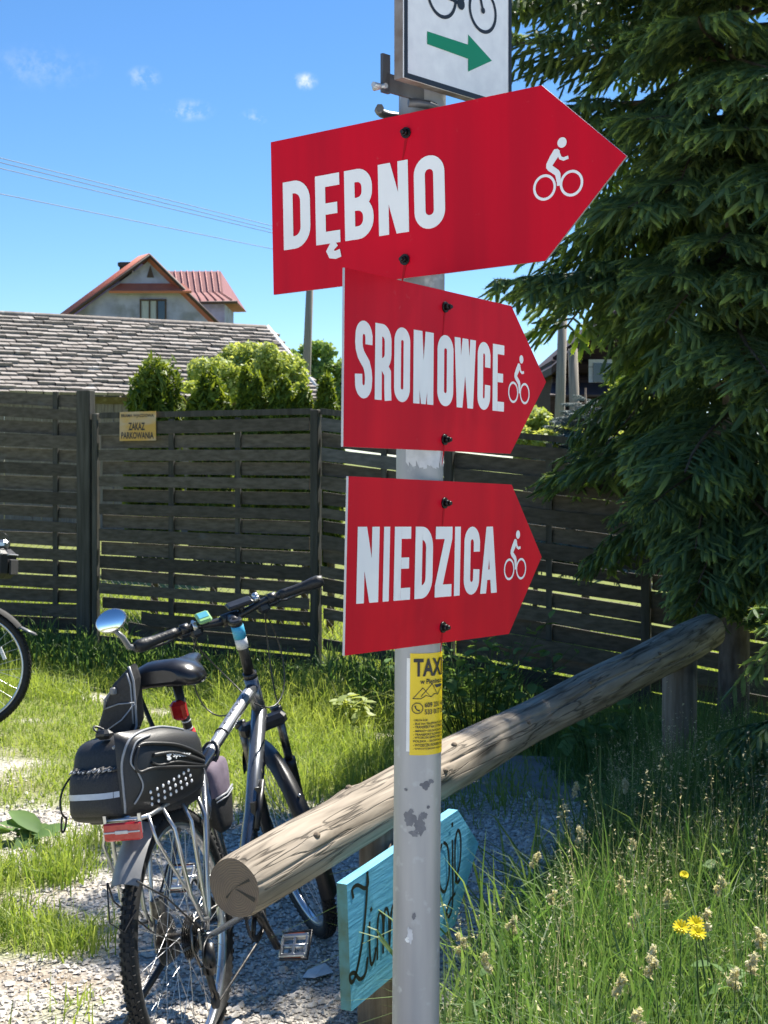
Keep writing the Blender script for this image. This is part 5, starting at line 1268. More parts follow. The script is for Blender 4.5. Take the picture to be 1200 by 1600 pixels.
    # clamp bracket behind
    mb = MB(); mb.box((.001, .030, .010), (.013, .004, .046)); mb.box((.05, .030, .0), (.10, .004, .022)); mb.build('bracket', M['alu_dark'], root)
    mb = MB(); mb.cyl((-.004, .024, -.006), (-.004, .044, -.006), .0032, 8); mb.cyl((-.018, .032, -.006), (.0, .032, -.006), .0036, 8); mb.build('clamp_bolt', M['alu_edge'], root)
    mb = MB(); mb.tube([(W*.34+.036*math.cos(t), .056+.036*math.sin(t), -.016) for t in np.linspace(-2.4, 2.6, 14)], .0055, 6); mb.build('clamp_band', M['alu_dark'], root)
signs()

def drinks_sign():
    d = Vector((.474, .881, 0)); n = Vector((.881, -.474, 0)); 
    lt, lb = P(545, 1380, 3.785), P(546, 1583, 3.785); rt_, rb = P(718, 1263, 4.394), P(718, 1440, 4.394)
    m, L, H = plate_frame(lt, lb, rt_, rb); h = H/2
    root = thing('drinks_sign', 'light blue wooden arrow board with hand-painted black script under the log', 'sign', mat=m)
    tx, tz = px_local(m, 748, 1318)
    poly = [(0, -h), (L*.93, -h), (tx, tz), (L*1.0, h), (0, h)]
    mb = MB(); mb.prism(poly, ident, 0, .032); o = mb.build('board', M['blue_paint'], root); o.data.materials.append(M['blue_side'])
    for p in o.data.polygons:
        if p.normal.x < -.7: p.material_index = 1  # left edge face takes a darker, greener blue than the front
    mb = MB()
    def w(pts, wd=3.6, lay=0):
        q = [px_local(m, *p) for p in pts]
        # smooth the hand-drawn line
        out = []
        for i in range(len(q)-1):
            p0, p1, p2, p3 = q[max(i-1, 0)], q[i], q[i+1], q[min(i+2, len(q)-1)]
            for s in range(5):
                t = s/5; out.append(tuple(.5*((2*p1[k])+(-p0[k]+p2[k])*t+(2*p0[k]-5*p1[k]+4*p2[k]-p3[k])*t*t+(-p0[k]+3*p1[k]-3*p2[k]+p3[k])*t**3) for k in (0, 1)))
        out.append(q[-1]); mb.stroke(out, wd*.0017*1.9, ident, -.0008-.0001*lay)
    w([(552, 1404), (550, 1390), (558, 1383), (570, 1388), (575, 1380), (573, 1362)], 3.4, 0)
    w([(574, 1362), (572, 1410), (566, 1470), (556, 1522), (549, 1535), (546, 1525), (553, 1520), (562, 1530), (571, 1520), (574, 1495)], 3.6, 1)
    w([(577, 1440), (577, 1475), (579, 1505), (584, 1500), (587, 1480)], 3.4, 2); w([(579, 1418), (580, 1424)], 4, 3)
    w([(589, 1500), (590, 1440), (594, 1425), (598, 1440), (598, 1490)], 3.2, 4); w([(598, 1490), (600, 1430), (604, 1420), (607, 1435), (608, 1480)], 3.2, 5); w([(608, 1480), (611, 1425), (616, 1415), (620, 1430), (622, 1470)], 3.2, 6)
    w([(624, 1465), (627, 1415), (632, 1405), (636, 1420), (638, 1455), (645, 1445)], 3.2, 7); w([(645, 1430), (655, 1420), (652, 1400), (645, 1410), (648, 1445), (658, 1440)], 3, 8)
    mb.build('lettering', M['black_print'], root); mb = MB()
    w([(690, 1318), (684, 1345), (687, 1385), (695, 1392), (701, 1365), (699, 1325), (692, 1316)], 3.2, 9)
    w([(706, 1312), (707, 1370), (706, 1415), (701, 1432), (697, 1425), (702, 1408), (711, 1395)], 3.2, 10); w([(706, 1285), (706, 1292)], 4, 11)
    w([(711, 1380), (718, 1345), (719, 1310), (715, 1297), (711, 1312), (710, 1350), (713, 1378), (719, 1372)], 3.4, 12)
    mb.build('lettering', M['black_print'], root)
drinks_sign()
def litter():
    c = P(497, 1523, 4.55); mb = MB(); z = gzf(c.x, 4.55)+.006
    mb.add([(c.x-.05, 4.52, z), (c.x-.01, 4.50, z+.006), (c.x+.05, 4.56, z+.002), (c.x+.02, 4.63, z+.008), (c.x-.035, 4.58, z+.003)], [(0, 1, 2, 3, 4)])
    tag(mb.build('paper_scrap', M['white_paper']), 'small white scrap of paper on the gravel by the pedal', 'litter')
litter()

# ------------------------------------------------------------------ bicycles
def ring(c, r, n=48, a0=0, a1=360, y=0):
    full = abs(a1-a0) >= 360
    return [Vector((c[0]+r*math.cos(R(a0+(a1-a0)*i/(n if full else n-1))), y, c[1]+r*math.sin(R(a0+(a1-a0)*i/(n if full else n-1))))) for i in range(n)]
def bez(p0, p1, p2, p3, n=14):
    p0, p1, p2, p3 = map(Vector, (p0, p1, p2, p3)); out = []
    for i in range(n+1):
        t = i/n; out.append(p0*(1-t)**3+p1*3*t*(1-t)**2+p2*3*t*t*(1-t)+p3*t**3)
    return out
def bicycle(label, mat, steer, full=True, group='bicycles parked on the grass'):
    root = thing('bicycle', label, 'bicycle', mat=mat, group=group)
    RH = (0, .35); FHx = (1.06, .35); BB = Vector((.43, 0, .285)); ST = Vector((.272, 0, .775)); HT = Vector((.807, 0, .945)); HB = Vector((.857, 0, .80))
    A0 = Vector((1.012, 0, .35)); AX = Vector((-.3256, 0, .9455)).normalized()
    rotm = Matrix.Translation(A0) @ Matrix.Rotation(steer, 4, AX) @ Matrix.Translation(-A0)
    st = lambda v: rotm @ Vector(v)
    idf = lambda v: v
    def part(mb, name, mt, par=None, fn=None):
        if fn: mb.xf(fn)
        return mb.build(name, M[mt], par or root)
    # wheels
    def wheel(c, fn):
        mb = MB()
        prof = [(.309, -.012), (.300, -.013), (.294, -.008), (.294, .008), (.300, .013), (.309, .012)]; n = 72; V = []; Fs = []
        for i in range(n):
            a = 2*math.pi*i/n
            for r, y in prof: V.append((c[0]+r*math.cos(a), y, c[1]+r*math.sin(a)))
        k = len(prof)
        for i in range(n):
            for j in range(k): Fs.append((i*k+j, i*k+(j+1) % k, ((i+1) % n)*k+(j+1) % k, ((i+1) % n)*k+j))
        mb.add(V, Fs, True); w = part(mb, 'wheel', 'silver', None, fn)
        mb = MB(); n = 80; m = 12; V = []; Fs = []
        for i in range(n):
            a = 2*math.pi*i/n
            for j in range(m):
                b = 2*math.pi*j/m; r = .3255+.0215*math.cos(b); V.append((c[0]+r*math.cos(a), .0225*math.sin(b), c[1]+r*math.sin(a)))
        for i in range(n):
            for j in range(m): Fs.append((i*m+j, i*m+(j+1) % m, ((i+1) % n)*m+(j+1) % m, ((i+1) % n)*m+j))
        mb.add(V, Fs, True)
        nk = 96
        for i in range(nk):                    # tread blocks
            for row, (b, ln, wd) in enumerate(((-46, .011, .0075), (-16, .012, .008), (16, .012, .008), (46, .011, .0075))):
                a = 2*math.pi*(i+(.5 if row in (0, 2) else 0))/nk; r = .3255+.0222*math.cos(R(b)); y = .0232*math.sin(R(b))
                er = Vector((math.cos(a), 0, math.sin(a))); et = Vector((-math.sin(a), 0, math.cos(a))); ey = Vector((0, 1, 0))
                up = er*math.cos(R(b))+ey*math.sin(R(b)); sd_ = ey*math.cos(R(b))-er*math.sin(R(b))
                q = Vector((c[0], 0, c[1]))+er*r+ey*y; vs = []
                for h in (-.001, .0035):
                    for s1, s2 in ((-1, -1), (1, -1), (1, 1), (-1, 1)): vs.append(q+up*h+et*ln/2*s1*(.85 if h > 0 else 1)+sd_*wd/2*s2*(.85 if h > 0 else 1))
                mb.add(vs, [(4, 5, 6, 7), (0, 1, 5, 4), (1, 2, 6, 5), (2, 3, 7, 6), (3, 0, 4, 7)])
        part(mb, 'tyre', 'tyre', w, fn)
        mb = MB(); mb.cyl((c[0], -.055, c[1]), (c[0], .055, c[1]), .014, 14)
        for y in (-.03, .03): mb.cyl((c[0], y-.002, c[1]), (c[0], y+.002, c[1]), .029, 18)
        mb.cyl((c[0], -.075, c[1]), (c[0], .075, c[1]), .005, 8); part(mb, 'hub', 'steel', w, fn)
        mb = MB()
        for i in range(32):
            s = 1 if i % 2 else -1; a = 2*math.pi*i/32; b = a+(.9 if (i//2) % 2 else -.9)
            mb.tube([(c[0]+.029*math.cos(b), .03*s, c[1]+.029*math.sin(b)), (c[0]+.296*math.cos(a), .004*s, c[1]+.296*math.sin(a))], .0012, 4, cap=False)
        part(mb, 'spokes', 'silver', w, fn)
        mb = MB(); a = R(25); mb.box((c[0]+.2*math.cos(a), 0, c[1]+.2*math.sin(a)), (.075, .012, .018), Matrix.Rotation(-a+R(90), 3, 'Y')); 
        if not full: part(mb, 'spoke_reflector', 'white_tape', w, fn)
        return w
    wheel(RH, None); wheel(FHx, st)
    # frame
    mb = MB()
    mb.cyl(HB+AX*-.005, HT+AX*.005, .0235, 18)
    mb.tube([HT-AX*.035, HT.lerp(ST, .5)-Vector((0, 0, .03)), ST-Vector((-.012, 0, .02))], [.021, .0195, .017], 14)
    mb.tube([HB+AX*.03, HB.lerp(BB, .5)-Vector((-.01, 0, .012)), BB], [.0265, .0245, .021], 16)
    mb.cyl(BB, ST+(ST-BB).normalized()*.02, .0165, 14)
    mb.cyl(BB-Vector((0, .036, 0)), BB+Vector((0, .036, 0)), .022, 16)
    for s in (-1, 1):
        mb.tube([ST-Vector((0, 0, .04))+Vector((0, .012*s, 0)), (.17, .045*s, .60), (.02, .066*s, .37), (0, .066*s, .352)], [.009, .0085, .008, .009], 8)
        mb.tube([BB+Vector((-.01, .028*s, 0)), (.28, .05*s, .305), (.06, .066*s, .335), (0, .066*s, .35)], [.012, .011, .0095, .009], 8)
        mb.box((0, .066*s, .345), (.05, .006, .05))
    part(mb, 'frame', 'frame_grey')
    # pale panel with lettering along the top tube, dark slashes on the down tube
    tt0, tt1 = HT-AX*.035, ST-Vector((-.012, 0, .02)); td = (tt1-tt0).normalized(); tn = Vector((0, 1, 0)).cross(td); tn = tn if tn.z > 0 else -tn
    def ttp(u, ang, off=.0008):
        c0 = tt0.lerp(HT.lerp(ST, .5)-Vector((0, 0, .03)), u/.5) if u < .5 else (HT.lerp(ST, .5)-Vector((0, 0, .03))).lerp(tt1, (u-.5)/.5)
        r = (.021-.003*min(1, u*2)*.5 if u < .5 else .0195-.0025*(u-.5)*2)+off
        return c0+(tn*math.cos(ang)+Vector((0, -1, 0))*math.sin(ang))*r
    mb = MB()
    for i in range(10):
        for j in range(8):
            u0, u1 = .10+.72*i/10, .10+.72*(i+1)/10; a0, a1 = R(-75+150*j/8), R(-75+150*(j+1)/8)
            mb.add([ttp(u0, a0), ttp(u0, a1), ttp(u1, a1), ttp(u1, a0)], [(0, 1, 2, 3)], True)
    fp = part(mb, 'frame_panel', 'frame_light')
    if full:
        mb = MB(); pts, fs = fit_text('CROSS', 0, 1, 0, 1, .0)
        mb.add([ttp(.54-.36*x, R(8)+R(42)*(z-.4), .0016) for x, z in pts], fs); part(mb, 'frame_lettering', 'blackp')
        mb = MB(); mb.tube([ttp(.60, R(a), .002) for a in range(-80, 81, 20)], .003, 5); part(mb, 'frame_strap', 'blackp')
        dt = (BB-HB).normalized(); dn = Vector((0, -1, 0)).cross(dt)
        mb = MB()
        for i in range(9):
            u = .22+.055*i; c0 = HB.lerp(BB, u)-Vector((-.01, 0, .012))*min(1, u*2); r = .0262
            pts = []
            for a in range(-35, 40, 15):
                d = (Vector((0, -1, 0))*math.cos(R(a))+dn*math.sin(R(a))); pts.append(c0+d*r+dt*(a*.0009))
            mb.tube(pts, .0035, 4, flat=.3)
        part(mb, 'frame_stripe', 'blackp')
        mb = MB(); c0 = HB.lerp(BB, .52); o_ = Vector((.02, -.03, .025)); mb.tube([c0-dt*.085+o_, c0+dt*.085+o_], .010, 8); mb.box(c0+o_*.5, (.03, .014, .05)); mb.box(c0-dt*.06+o_*.8, (.028, .022, .02)); part(mb, 'pump', 'blackp')
    # fork with suspension legs
    mb = MB(); crown = A0+AX*.455
    mb.cyl(HB-AX*.004, crown-AX*.0, .022, 14); mb.bbox(crown+Vector((.0, 0, 0)), (.05, .165, .045), .012, Matrix.Rotation(-R(19), 3, 'Y'))
    for s in (-1, 1): mb.cyl(crown+Vector((.028, .066*s, .012)), crown+Vector((.028, .066*s, .035)), .020, 12)
    fk = part(mb, 'fork', 'blackp', None, st)
    for s in (-1, 1):
        hub = Vector((1.06, .066*s, .35)); top = crown+Vector((.028, .066*s, 0)); mid = top.lerp(hub, .42)
        mb = MB(); mb.cyl(top, mid, .0145, 12); part(mb, 'stanchion', 'steel', fk, st)
        mb = MB(); mb.tube([mid-(hub-top).normalized()*.03, mid, mid.lerp(hub, .7), hub], [.022, .021, .018, .015], 12); part(mb, 'fork_leg', 'blackp', fk, st)
    # headset, spacer tower, stem
    mb = MB(); mb.cyl(HT, HT+AX*.018, .024, 16); mb.tube([HT+AX*.018, HT+AX*.16], [.0185, .0175], 16); part(mb, 'headset', 'blackp', None, st)
    top = HT+AX*.197; barc = top+Vector((.080, 0, .018))
    mb = MB(); mb.cyl(HT+AX*.11, HT+AX*.145, .0205, 18); part(mb, 'white_band', 'white_tape', None, st)
    mb = MB(); mb.cyl(HT+AX*.146, HT+AX*.190, .0212, 18); part(mb, 'blue_band', 'cyan_tape', None, st)
    mb = MB(); mb.cyl(HT+AX*.19, top+AX*.015, .020, 16); mb.tube([top, barc], [.018, .019], 12); mb.cyl(barc+Vector((0, -.028, 0)), barc+Vector((0, .028, 0)), .022, 14); part(mb, 'stem', 'blackp', None, st)
    # handlebar with grips, levers, shifters
    bx, bz = barc.x, barc.z
    hb = lambda y: Vector((bx-.05*(abs(y)/.33)**2, y, bz+.018*min(1, max(0, (abs(y)-.04)/.10))))
    mb = MB(); mb.tube([hb(y) for y in np.linspace(-.325, .325, 21)], [.0125 if abs(y) > .06 else .0155 for y in np.linspace(-.325, .325, 21)], 12); bar = part(mb, 'handlebar', 'blackp', None, st)
    for s in (-1, 1):
        mb = MB(); ys = np.linspace(.185, .332, 9); mb.tube([hb(s*y)+Vector((-.004*(y-.185)/.147, 0, 0)) for y in ys], [.0165, .0155, .0155, .016, .0165, .018, .021, .022, .016], 12, flat=1.0)
        part(mb, 'grip', 'gripr', bar, st)
        mb = MB(); c = hb(s*.155); mb.bbox(c+Vector((.018, 0, -.012)), (.05, .05, .032), .009); mb.bbox(c+Vector((.01, -.035*s, -.022)), (.045, .045, .034), .010); mb.cyl(c+Vector((0, -.014, 0)), c+Vector((0, .014, 0)), .018, 12)
        mb.tube([c+Vector((.04, .0, -.012)), c+Vector((.062, .06*s, -.025)), c+Vector((.052, .135*s, -.022)), c+Vector((.05, .15*s, -.018))], [.008, .006, .0055, .007], 8, flat=.7)
        part(mb, 'brake_lever', 'blackp', bar, st)
        mb = MB(); mb.tube([c+Vector((.06, .07*s, -.022)), c+Vector((.054, .135*s, -.020)), c+Vector((.053, .155*s, -.016))], [.0062, .006, .007], 6, flat=.7); part(mb, 'lever_blade', 'steel', bar, st)
    for i, (a, b, c, d) in enumerate((((bx+.02, -.13, bz-.01), (bx+.20, -.16, bz-.04), (bx+.12, -.02, bz-.30), (HB.x+.05, -.05, HB.z+.03)), ((bx+.02, .13, bz-.01), (bx+.22, .12, bz-.05), (bx+.10, .05, bz-.28), (HB.x, .03, HB.z+.05)), ((bx, .12, bz-.02), (bx+.13, .22, bz-.18), (bx-.02, .14, bz-.40), (HT.x-.06, .02, HT.z-.07)), ((bx, -.12, bz-.02), (bx+.17, -.20, bz-.20), (bx-.0, -.12, bz-.38), (HT.x-.05, -.02, HT.z-.08)))):
        mb = MB(); mb.tube(bez(st(a), st(b), c, d), .0026, 6, cap=False); part(mb, 'cable', 'blackp')
    # front mudguard
    def guard(c, r, a0, a1, w, n=26):
        V = []; Fs = []; m = 7
        for i in range(n+1):
            a = R(a0+(a1-a0)*i/n)
            for j in range(m):
                u = -1+2*j/(m-1); rr = r-.020*abs(u)**2.2+(.003 if abs(u) < .2 else 0); V.append(Vector((c[0]+rr*math.cos(a), u*w/2, c[1]+rr*math.sin(a))))
        for i in range(n):
            for j in range(m-1): Fs.append((i*m+j, i*m+j+1, (i+1)*m+j+1, (i+1)*m+j))
        o = len(V); inn = [Vector((c[0]+(v.x-c[0])*.992, v.y*.96, c[1]+(v.z-c[1])*.992)) for v in V]
        k = MB(); k.add(V+inn, Fs+[tuple(reversed([q+o for q in f])) for f in Fs], True); return k
    mb = guard(FHx, .372, 40, 205, .060)
    for s in (-1, 1): mb.tube([(1.06, .075*s, .355), (1.06+.365*math.cos(R(178)), .03*s, .35+.365*math.sin(R(178)))], .0028, 5)
    mg = part(mb, 'front_mudguard', 'blackp' if full else 'tyre_side', None, st)
    if full:
        mb = MB(); mb.ball((1.06+.374*math.cos(R(150)), -.012, .35+.374*math.sin(R(150))), .006, 8); part(mb, 'rivet', 'silver', mg, st)
    else:
        mb = MB(); a = R(40); q = Vector((1.06+.372*math.cos(a), 0, .35+.372*math.sin(a))); mb.loft([[q+Vector((x, y, z)) for y, z in ((-.03, -.012), (0, .004), (.03, -.012), (0, -.008))] for x in (-.01,)]+[[q+Vector((.085, y, z)) for y, z in ((-.034, -.052), (0, -.040), (.034, -.052), (0, -.05))]]); part(mb, 'mudguard_flap', 'flap', mg, st)
    # rear mudguard with pale flap
    mb = guard(RH, .375, 70, 128, .062); mgr = part(mb, 'rear_mudguard', 'blackp')
    mb = guard(RH, .392, 114, 143, .080, 12); part(mb, 'mudflap', 'flap', mgr)
    mb = MB()
    for s in (-1, 1): mb.tube([(0, .07*s, .36), (-.22, .075*s, .52), (RH[0]+.39*math.cos(R(142)), .040*s, .35+.39*math.sin(R(142)))], .0026, 5)
    mb.tube([(RH[0]+.39*math.cos(R(142)), .042, .35+.39*math.sin(R(142))), (-.345, .03, .50), (-.33, .0, .47), (-.31, -.03, .52)], .0024, 5); part(mb, 'mudguard_stay', 'blackp', mgr)
    # saddle and post
    sdir = (ST-BB).normalized(); sp = ST+sdir*.25
    mb = MB(); mb.cyl(ST, sp, .0136, 14); mb.cyl(ST+sdir*.012, ST+sdir*.03, .019, 14); mb.box(sp+Vector((0, 0, .012)), (.05, .04, .024)); spo = part(mb, 'seatpost', 'blackp')
    rings = []
    zt = sp.z+.075
    for x, hw, dz, th in ((-.145, .06, -.014, .035), (-.135, .098, .0, .06), (-.10, .115, .012, .074), (-.05, .112, .010, .070), (0, .085, .0, .055), (.05, .048, -.004, .042), (.10, .032, -.002, .038), (.135, .026, .0, .034), (.15, .015, -.006, .02)):
        rg = []
        for k in range(14):
            a = 2*math.pi*k/14; cy, sz_ = math.cos(a), math.sin(a); y = hw*math.copysign(abs(cy)**.7, cy); z = (th*.45 if sz_ > 0 else th*.55)*math.copysign(abs(sz_)**.8, sz_)
            z -= .022*(abs(y)/.1)**2*(1 if x < .03 else .3); z -= .006*math.exp(-(y/.018)**2) if (sz_ > .5 and x > -.11 and x < .08) else 0
            rg.append(Vector((sp.x+.015+x, y, zt+dz-th*.45+z)))
        rings.append(rg)
    mb = MB(); mb.loft(rings); sad = part(mb, 'saddle', 'saddle')
    mb = MB()
    for s in (-1, 1): mb.tube([(sp.x-.10, .03*s, zt-.055), (sp.x-.03, .022*s, sp.z+.018), (sp.x+.05, .022*s, sp.z+.018), (sp.x+.13, .012*s, zt-.045)], .0035, 6)
    part(mb, 'saddle_rail', 'steel', sad)
    # drivetrain
    cr = Vector((.43, -.055, .285)); mb = MB(); rg = []
    for i in range(96): rr = .088 if i % 2 else .083; a = 2*math.pi*i/96; rg.append((rr*math.cos(a), rr*math.sin(a)))
    mb.add([Vector((cr.x+x, cr.y-.0015, cr.z+z)) for x, z in rg]+[Vector((cr.x+x, cr.y+.0015, cr.z+z)) for x, z in rg]+[Vector((cr.x+x*.8, cr.y-.0015, cr.z+z*.8)) for x, z in rg]+[Vector((cr.x+x*.8, cr.y+.0015, cr.z+z*.8)) for x, z in rg],
           [f for i in range(96) for f in ((i, (i+1) % 96, 192+(i+1) % 96, 192+i), (96+i, 288+i, 288+(i+1) % 96, 96+(i+1) % 96), (i, 96+i, 96+(i+1) % 96, (i+1) % 96), (192+i, 192+(i+1) % 96, 288+(i+1) % 96, 288+i))])
    for k in range(5): a = R(72*k+20); mb.tube([cr, cr+Vector((math.cos(a), 0, math.sin(a)))*.072], .008, 6, flat=.5)
    part(mb, 'chainring', 'blackp')
    pd = Vector((.515, -.085, .148))
    for s in (-1, 1):
        e = pd if s < 0 else Vector((.43*2-pd.x, .085, .285*2-pd.z)); c0 = Vector((.43, .066*s, .285)); e = Vector((e.x, .08*s, e.z))
        mb = MB(); mb.cyl(c0+Vector((0, -.012, 0)), c0+Vector((0, .012, 0)), .019, 12); mb.tube([c0, c0.lerp(e, .5), e], [.016, .012, .0135], 10, flat=.75); part(mb, 'crank', 'blackp')
        mb = MB(); y0, y1 = (.092, .185); t = R(-38); rx = Matrix.Rotation(t, 3, 'Y')
        for dx in (-.034, .034): mb.bbox(e+rx @ Vector((dx, 0, 0))+Vector((0, s*.055, 0)), (.014, .085, .020), .003, rx)
        for dy in (.016, .055, .094): mb.bbox(e+Vector((0, s*dy, 0)), (.066, .010, .018), .003, rx)
        mb.cyl(e+Vector((0, s*.0, 0)), e+Vector((0, s*.10, 0)), .008, 8); pe = part(mb, 'pedal', 'silver')
        mb = MB()
        for dx in (-.0425, .0425): mb = MB(); mb.bbox(e+rx @ Vector((dx, 0, 0))+Vector((0, s*.055, 0)), (.004, .055, .014), .001, rx); part(mb, 'pedal_reflector', 'amber', pe)
        mb = MB(); mb.tube([e+rx @ Vector(p) for p in ((-.045, s*.016, .004), (-.05, s*.105, .004), (.05, s*.105, .004), (.045, s*.016, .004))], .0045, 6); part(mb, 'pedal_cage', 'blackp', pe)
    mb = MB()
    for k in range(8):
        r = .058-.0045*k; y = -.026-.0042*k; rg = [Vector(((r+(.003 if i % 2 else -.002))*math.cos(2*math.pi*i/44), 0, (r+(.003 if i % 2 else -.002))*math.sin(2*math.pi*i/44)+.35)) for i in range(44)]
        mb.add([v+Vector((0, y-.001, 0)) for v in rg]+[v+Vector((0, y+.001, 0)) for v in rg], [tuple(range(44)), tuple(range(87, 43, -1))]+[(i, 44+i, 44+(i+1) % 44, (i+1) % 44) for i in range(44)])
    mb.cyl((0, -.02, .35), (0, -.066, .35), .022, 14); part(mb, 'cassette', 'steel')
    mb = MB(); mb.cyl((0, .043, .35), (0, .0455, .35), .07, 30); mb.bbox((.02, .066, .43), (.045, .03, .06), .008); part(mb, 'rear_brake', 'steel')
    mb = MB(); mb.tube([(0, -.08, .33), (-.015, -.082, .29), (.005, -.075, .25)], [.014, .018, .013], 8); mb.tube([(.0, -.066, .27), (.025, -.066, .17)], [.012, .010], 8, flat=.5); mb.cyl((.0, -.07, .265), (.0, -.06, .265), .022, 12); mb.cyl((.028, -.07, .165), (.028, -.06, .165), .022, 12); mb.tube(bez((-.015, -.085, .27), (-.10, -.09, .28), (-.09, -.09, .36), (.02, -.078, .345)), .003, 5); part(mb, 'derailleur', 'blackp')
    mb = MB(); ch = []
    a0 = R(85); ch = [(.0, -.045, .35+.045), (.43, -.055, .285+.086)]+[(.43+.086*math.cos(R(a)), -.055, .285+.086*math.sin(R(a))) for a in range(80, -91, -15)]+[(.05, -.062, .15), (.010, -.064, .165), (.02, -.064, .20), (.02, -.06, .262), (-.02, -.055, .275), (-.04, -.048, .33), (-.03, -.046, .38)]
    mb.tube(ch, .0042, 6, closed=True); part(mb, 'chain', 'steel')
    # kickstand on the left
    g0 = Vector((.05, .055, .305)); g1 = Vector((-.03, .26, .040)); mb = MB(); mb.bbox(g0, (.06, .03, .05), .006); mb.tube([g0, g0.lerp(g1, .6), g1], [.010, .009, .008], 8); mb.tube([g1-Vector((.02, -.01, 0)), g1+Vector((.035, .0, -.004))], [.010, .013], 8); part(mb, 'kickstand', 'blackp')
    # carrier rack
    mb = MB(); zt_ = .735
    mb.tube([(.16, .045, zt_), (.16, -.045, zt_), (-.22, -.06, zt_), (-.255, -.045, zt_), (-.255, .045, zt_), (-.22, .06, zt_)], .006, 8, closed=True)
    for x in (-.12, 0, .09): mb.tube([(x, -.056, zt_), (x, .056, zt_)], .005, 6)
    mb.tube([(.16, 0, zt_), (-.25, 0, zt_)], .006, 6)
    for s in (-1, 1):
        mb.tube([(.10, .052*s, zt_), (.075, .085*s, .66), (.02, .085*s, .42), (.005, .078*s, .365)], .0062, 8)
        mb.tube([(-.02, .056*s, zt_), (-.03, .088*s, .67), (-.015, .09*s, .44), (.0, .082*s, .385)], .0056, 8)
        mb.tube([(-.14, .058*s, zt_), (-.15, .09*s, .68), (-.125, .10*s, .50), (-.07, .10*s, .415), (-.01, .09*s, .40)], .0056, 8)
        mb.tube([(-.23, .058*s, zt_), (-.235, .075*s, .67), (-.15, .09*s, .54), (-.03, .09*s, .42)], .0045, 6)
        mb.tube([(.15, .04*s, zt_), (.20, .03*s, .745), (.245, .018*s, .74)], .005, 6)
    rk = part(mb, 'carrier_rack', 'silver')
    if full:
        mb = MB(); mb.bbox((-.268, 0, .708), (.012, .105, .046), .004); rf = part(mb, 'rear_reflector', 'refl_red', rk)
        mb = MB(); mb.bbox((-.2755, 0, .708), (.003, .100, .004), .001); mb.bbox((-.2757, 0, .708), (.0034, .036, .009), .001); part(mb, 'reflector_strip', 'reflect', rk)
        mb = MB(); mb.box((-.262, .048, .725), (.006, .008, .05)); mb.box((-.262, -.048, .725), (.006, .008, .05)); part(mb, 'reflector_bracket', 'silver', rk)
        # tail light on the seat post
        q = ST+sdir*.175; mb = MB(); mb.bbox(q+Vector((-.030, 0, 0)), (.032, .048, .058), .010, Matrix.Rotation(R(-14), 3, 'Y')); part(mb, 'tail_light', 'refl_red', spo)
        mb = MB(); mb.cyl(ST+sdir*.075, ST+sdir*.105, .0185, 14); mb.bbox(ST+sdir*.085+Vector((-.016, -.008, 0)), (.014, .02, .02), .004); part(mb, 'red_band', 'red_tape', spo)
        mb = MB(); q2 = ST+sdir*.11; mb.cyl(q2, q2+sdir*.004, .0145, 12); mb.cyl(ST+sdir*.135, ST+sdir*.139, .0145, 12); part(mb, 'height_mark', 'white_tape', spo)
        mb = MB(); mb.tube([(sp.x-.11, .075, zt-.06), (sp.x-.02, .062, .84), (.11, .048, .755)], .0075, 6); part(mb, 'stay_strap', 'blackp', sad)
        # computer, phone mount, bell, mirror
        c = hb(.085)+Vector((-.018, 0, .026)); tl = Matrix.Rotation(R(-35), 3, 'Y'); mb = MB(); mb.bbox(c, (.058, .046, .014), .005, tl); cp = part(mb, 'bike_computer', 'lime', bar, st)
        mb = MB(); mb.bbox(c+tl @ Vector((.004, 0, .0075)), (.032, .034, .002), .0008, tl); part(mb, 'screen', 'screen', cp, st)
        mb = MB(); mb.bbox(c-Vector((-.014, .0, .016)), (.03, .03, .022), .004); part(mb, 'computer_mount', 'blackp', bar, st)
        c = hb(-.045)+Vector((-.012, 0, .036)); mb = MB(); mb.bbox(c, (.05, .088, .016), .005, Matrix.Rotation(R(-22), 3, 'Y')); mb.cyl(c-Vector((0, 0, .03)), c, .010, 8); part(mb, 'phone_mount', 'blackp', bar, st)
        mb = MB(); c = hb(-.105); mb.cyl(c+Vector((0, 0, .014)), c+Vector((0, 0, .030)), .013, 14); mb.ball(c+Vector((0, 0, .030)), .013, 12); part(mb, 'bell', 'silver', bar, st)
        mb = MB(); c = hb(.120); mb.cyl(c+Vector((-.004, -.008, .0)), c+Vector((-.004, .008, 0)), .017, 12); mb.tube([c+Vector((-.015, 0, .012)), c+Vector((-.05, .01, .02))], .006, 6); part(mb, 'shift_lever', 'silver', bar, st)
        g = hb(.330); mb = MB(); ms = [g, g+Vector((-.012, .02, .01)), g+Vector((-.025, .030, .045)), g+Vector((-.03, .048, .075))]; mb.tube(ms, [.011, .010, .009, .008], 8); ma = part(mb, 'mirror_arm', 'flap', bar, st)
        mc = st(g+Vector((-.035, .050, .108)))
        face = (Vector((-.10, -.97, .22))).normalized()       # world direction the glass looks to, turned into the bicycle's frame
        face = (root.matrix_world.to_3x3().inverted() @ face).normalized(); u1, u2 = ortho(face)
        if abs(u1.z) > abs(u2.z): u1, u2 = u2, u1
        tilt = R(18); e1_ = u1*math.cos(tilt)+u2*math.sin(tilt); e2_ = -u1*math.sin(tilt)+u2*math.cos(tilt)
        mb = MB(); rr = []
        for sc_, off in ((.82, -.020), (1.0, -.010), (1.0, .0), (.93, .002)): rr.append([mc+(e1_*math.cos(t)*.051+e2_*math.sin(t)*.036)*sc_+face*off for t in np.linspace(0, 6.283, 29)[:-1]])
        mb.loft(rr, smooth=False); mi = part(mb, 'mirror', 'silver', bar)
        mb = MB(); V = [mc+face*.0075]; nr = 5
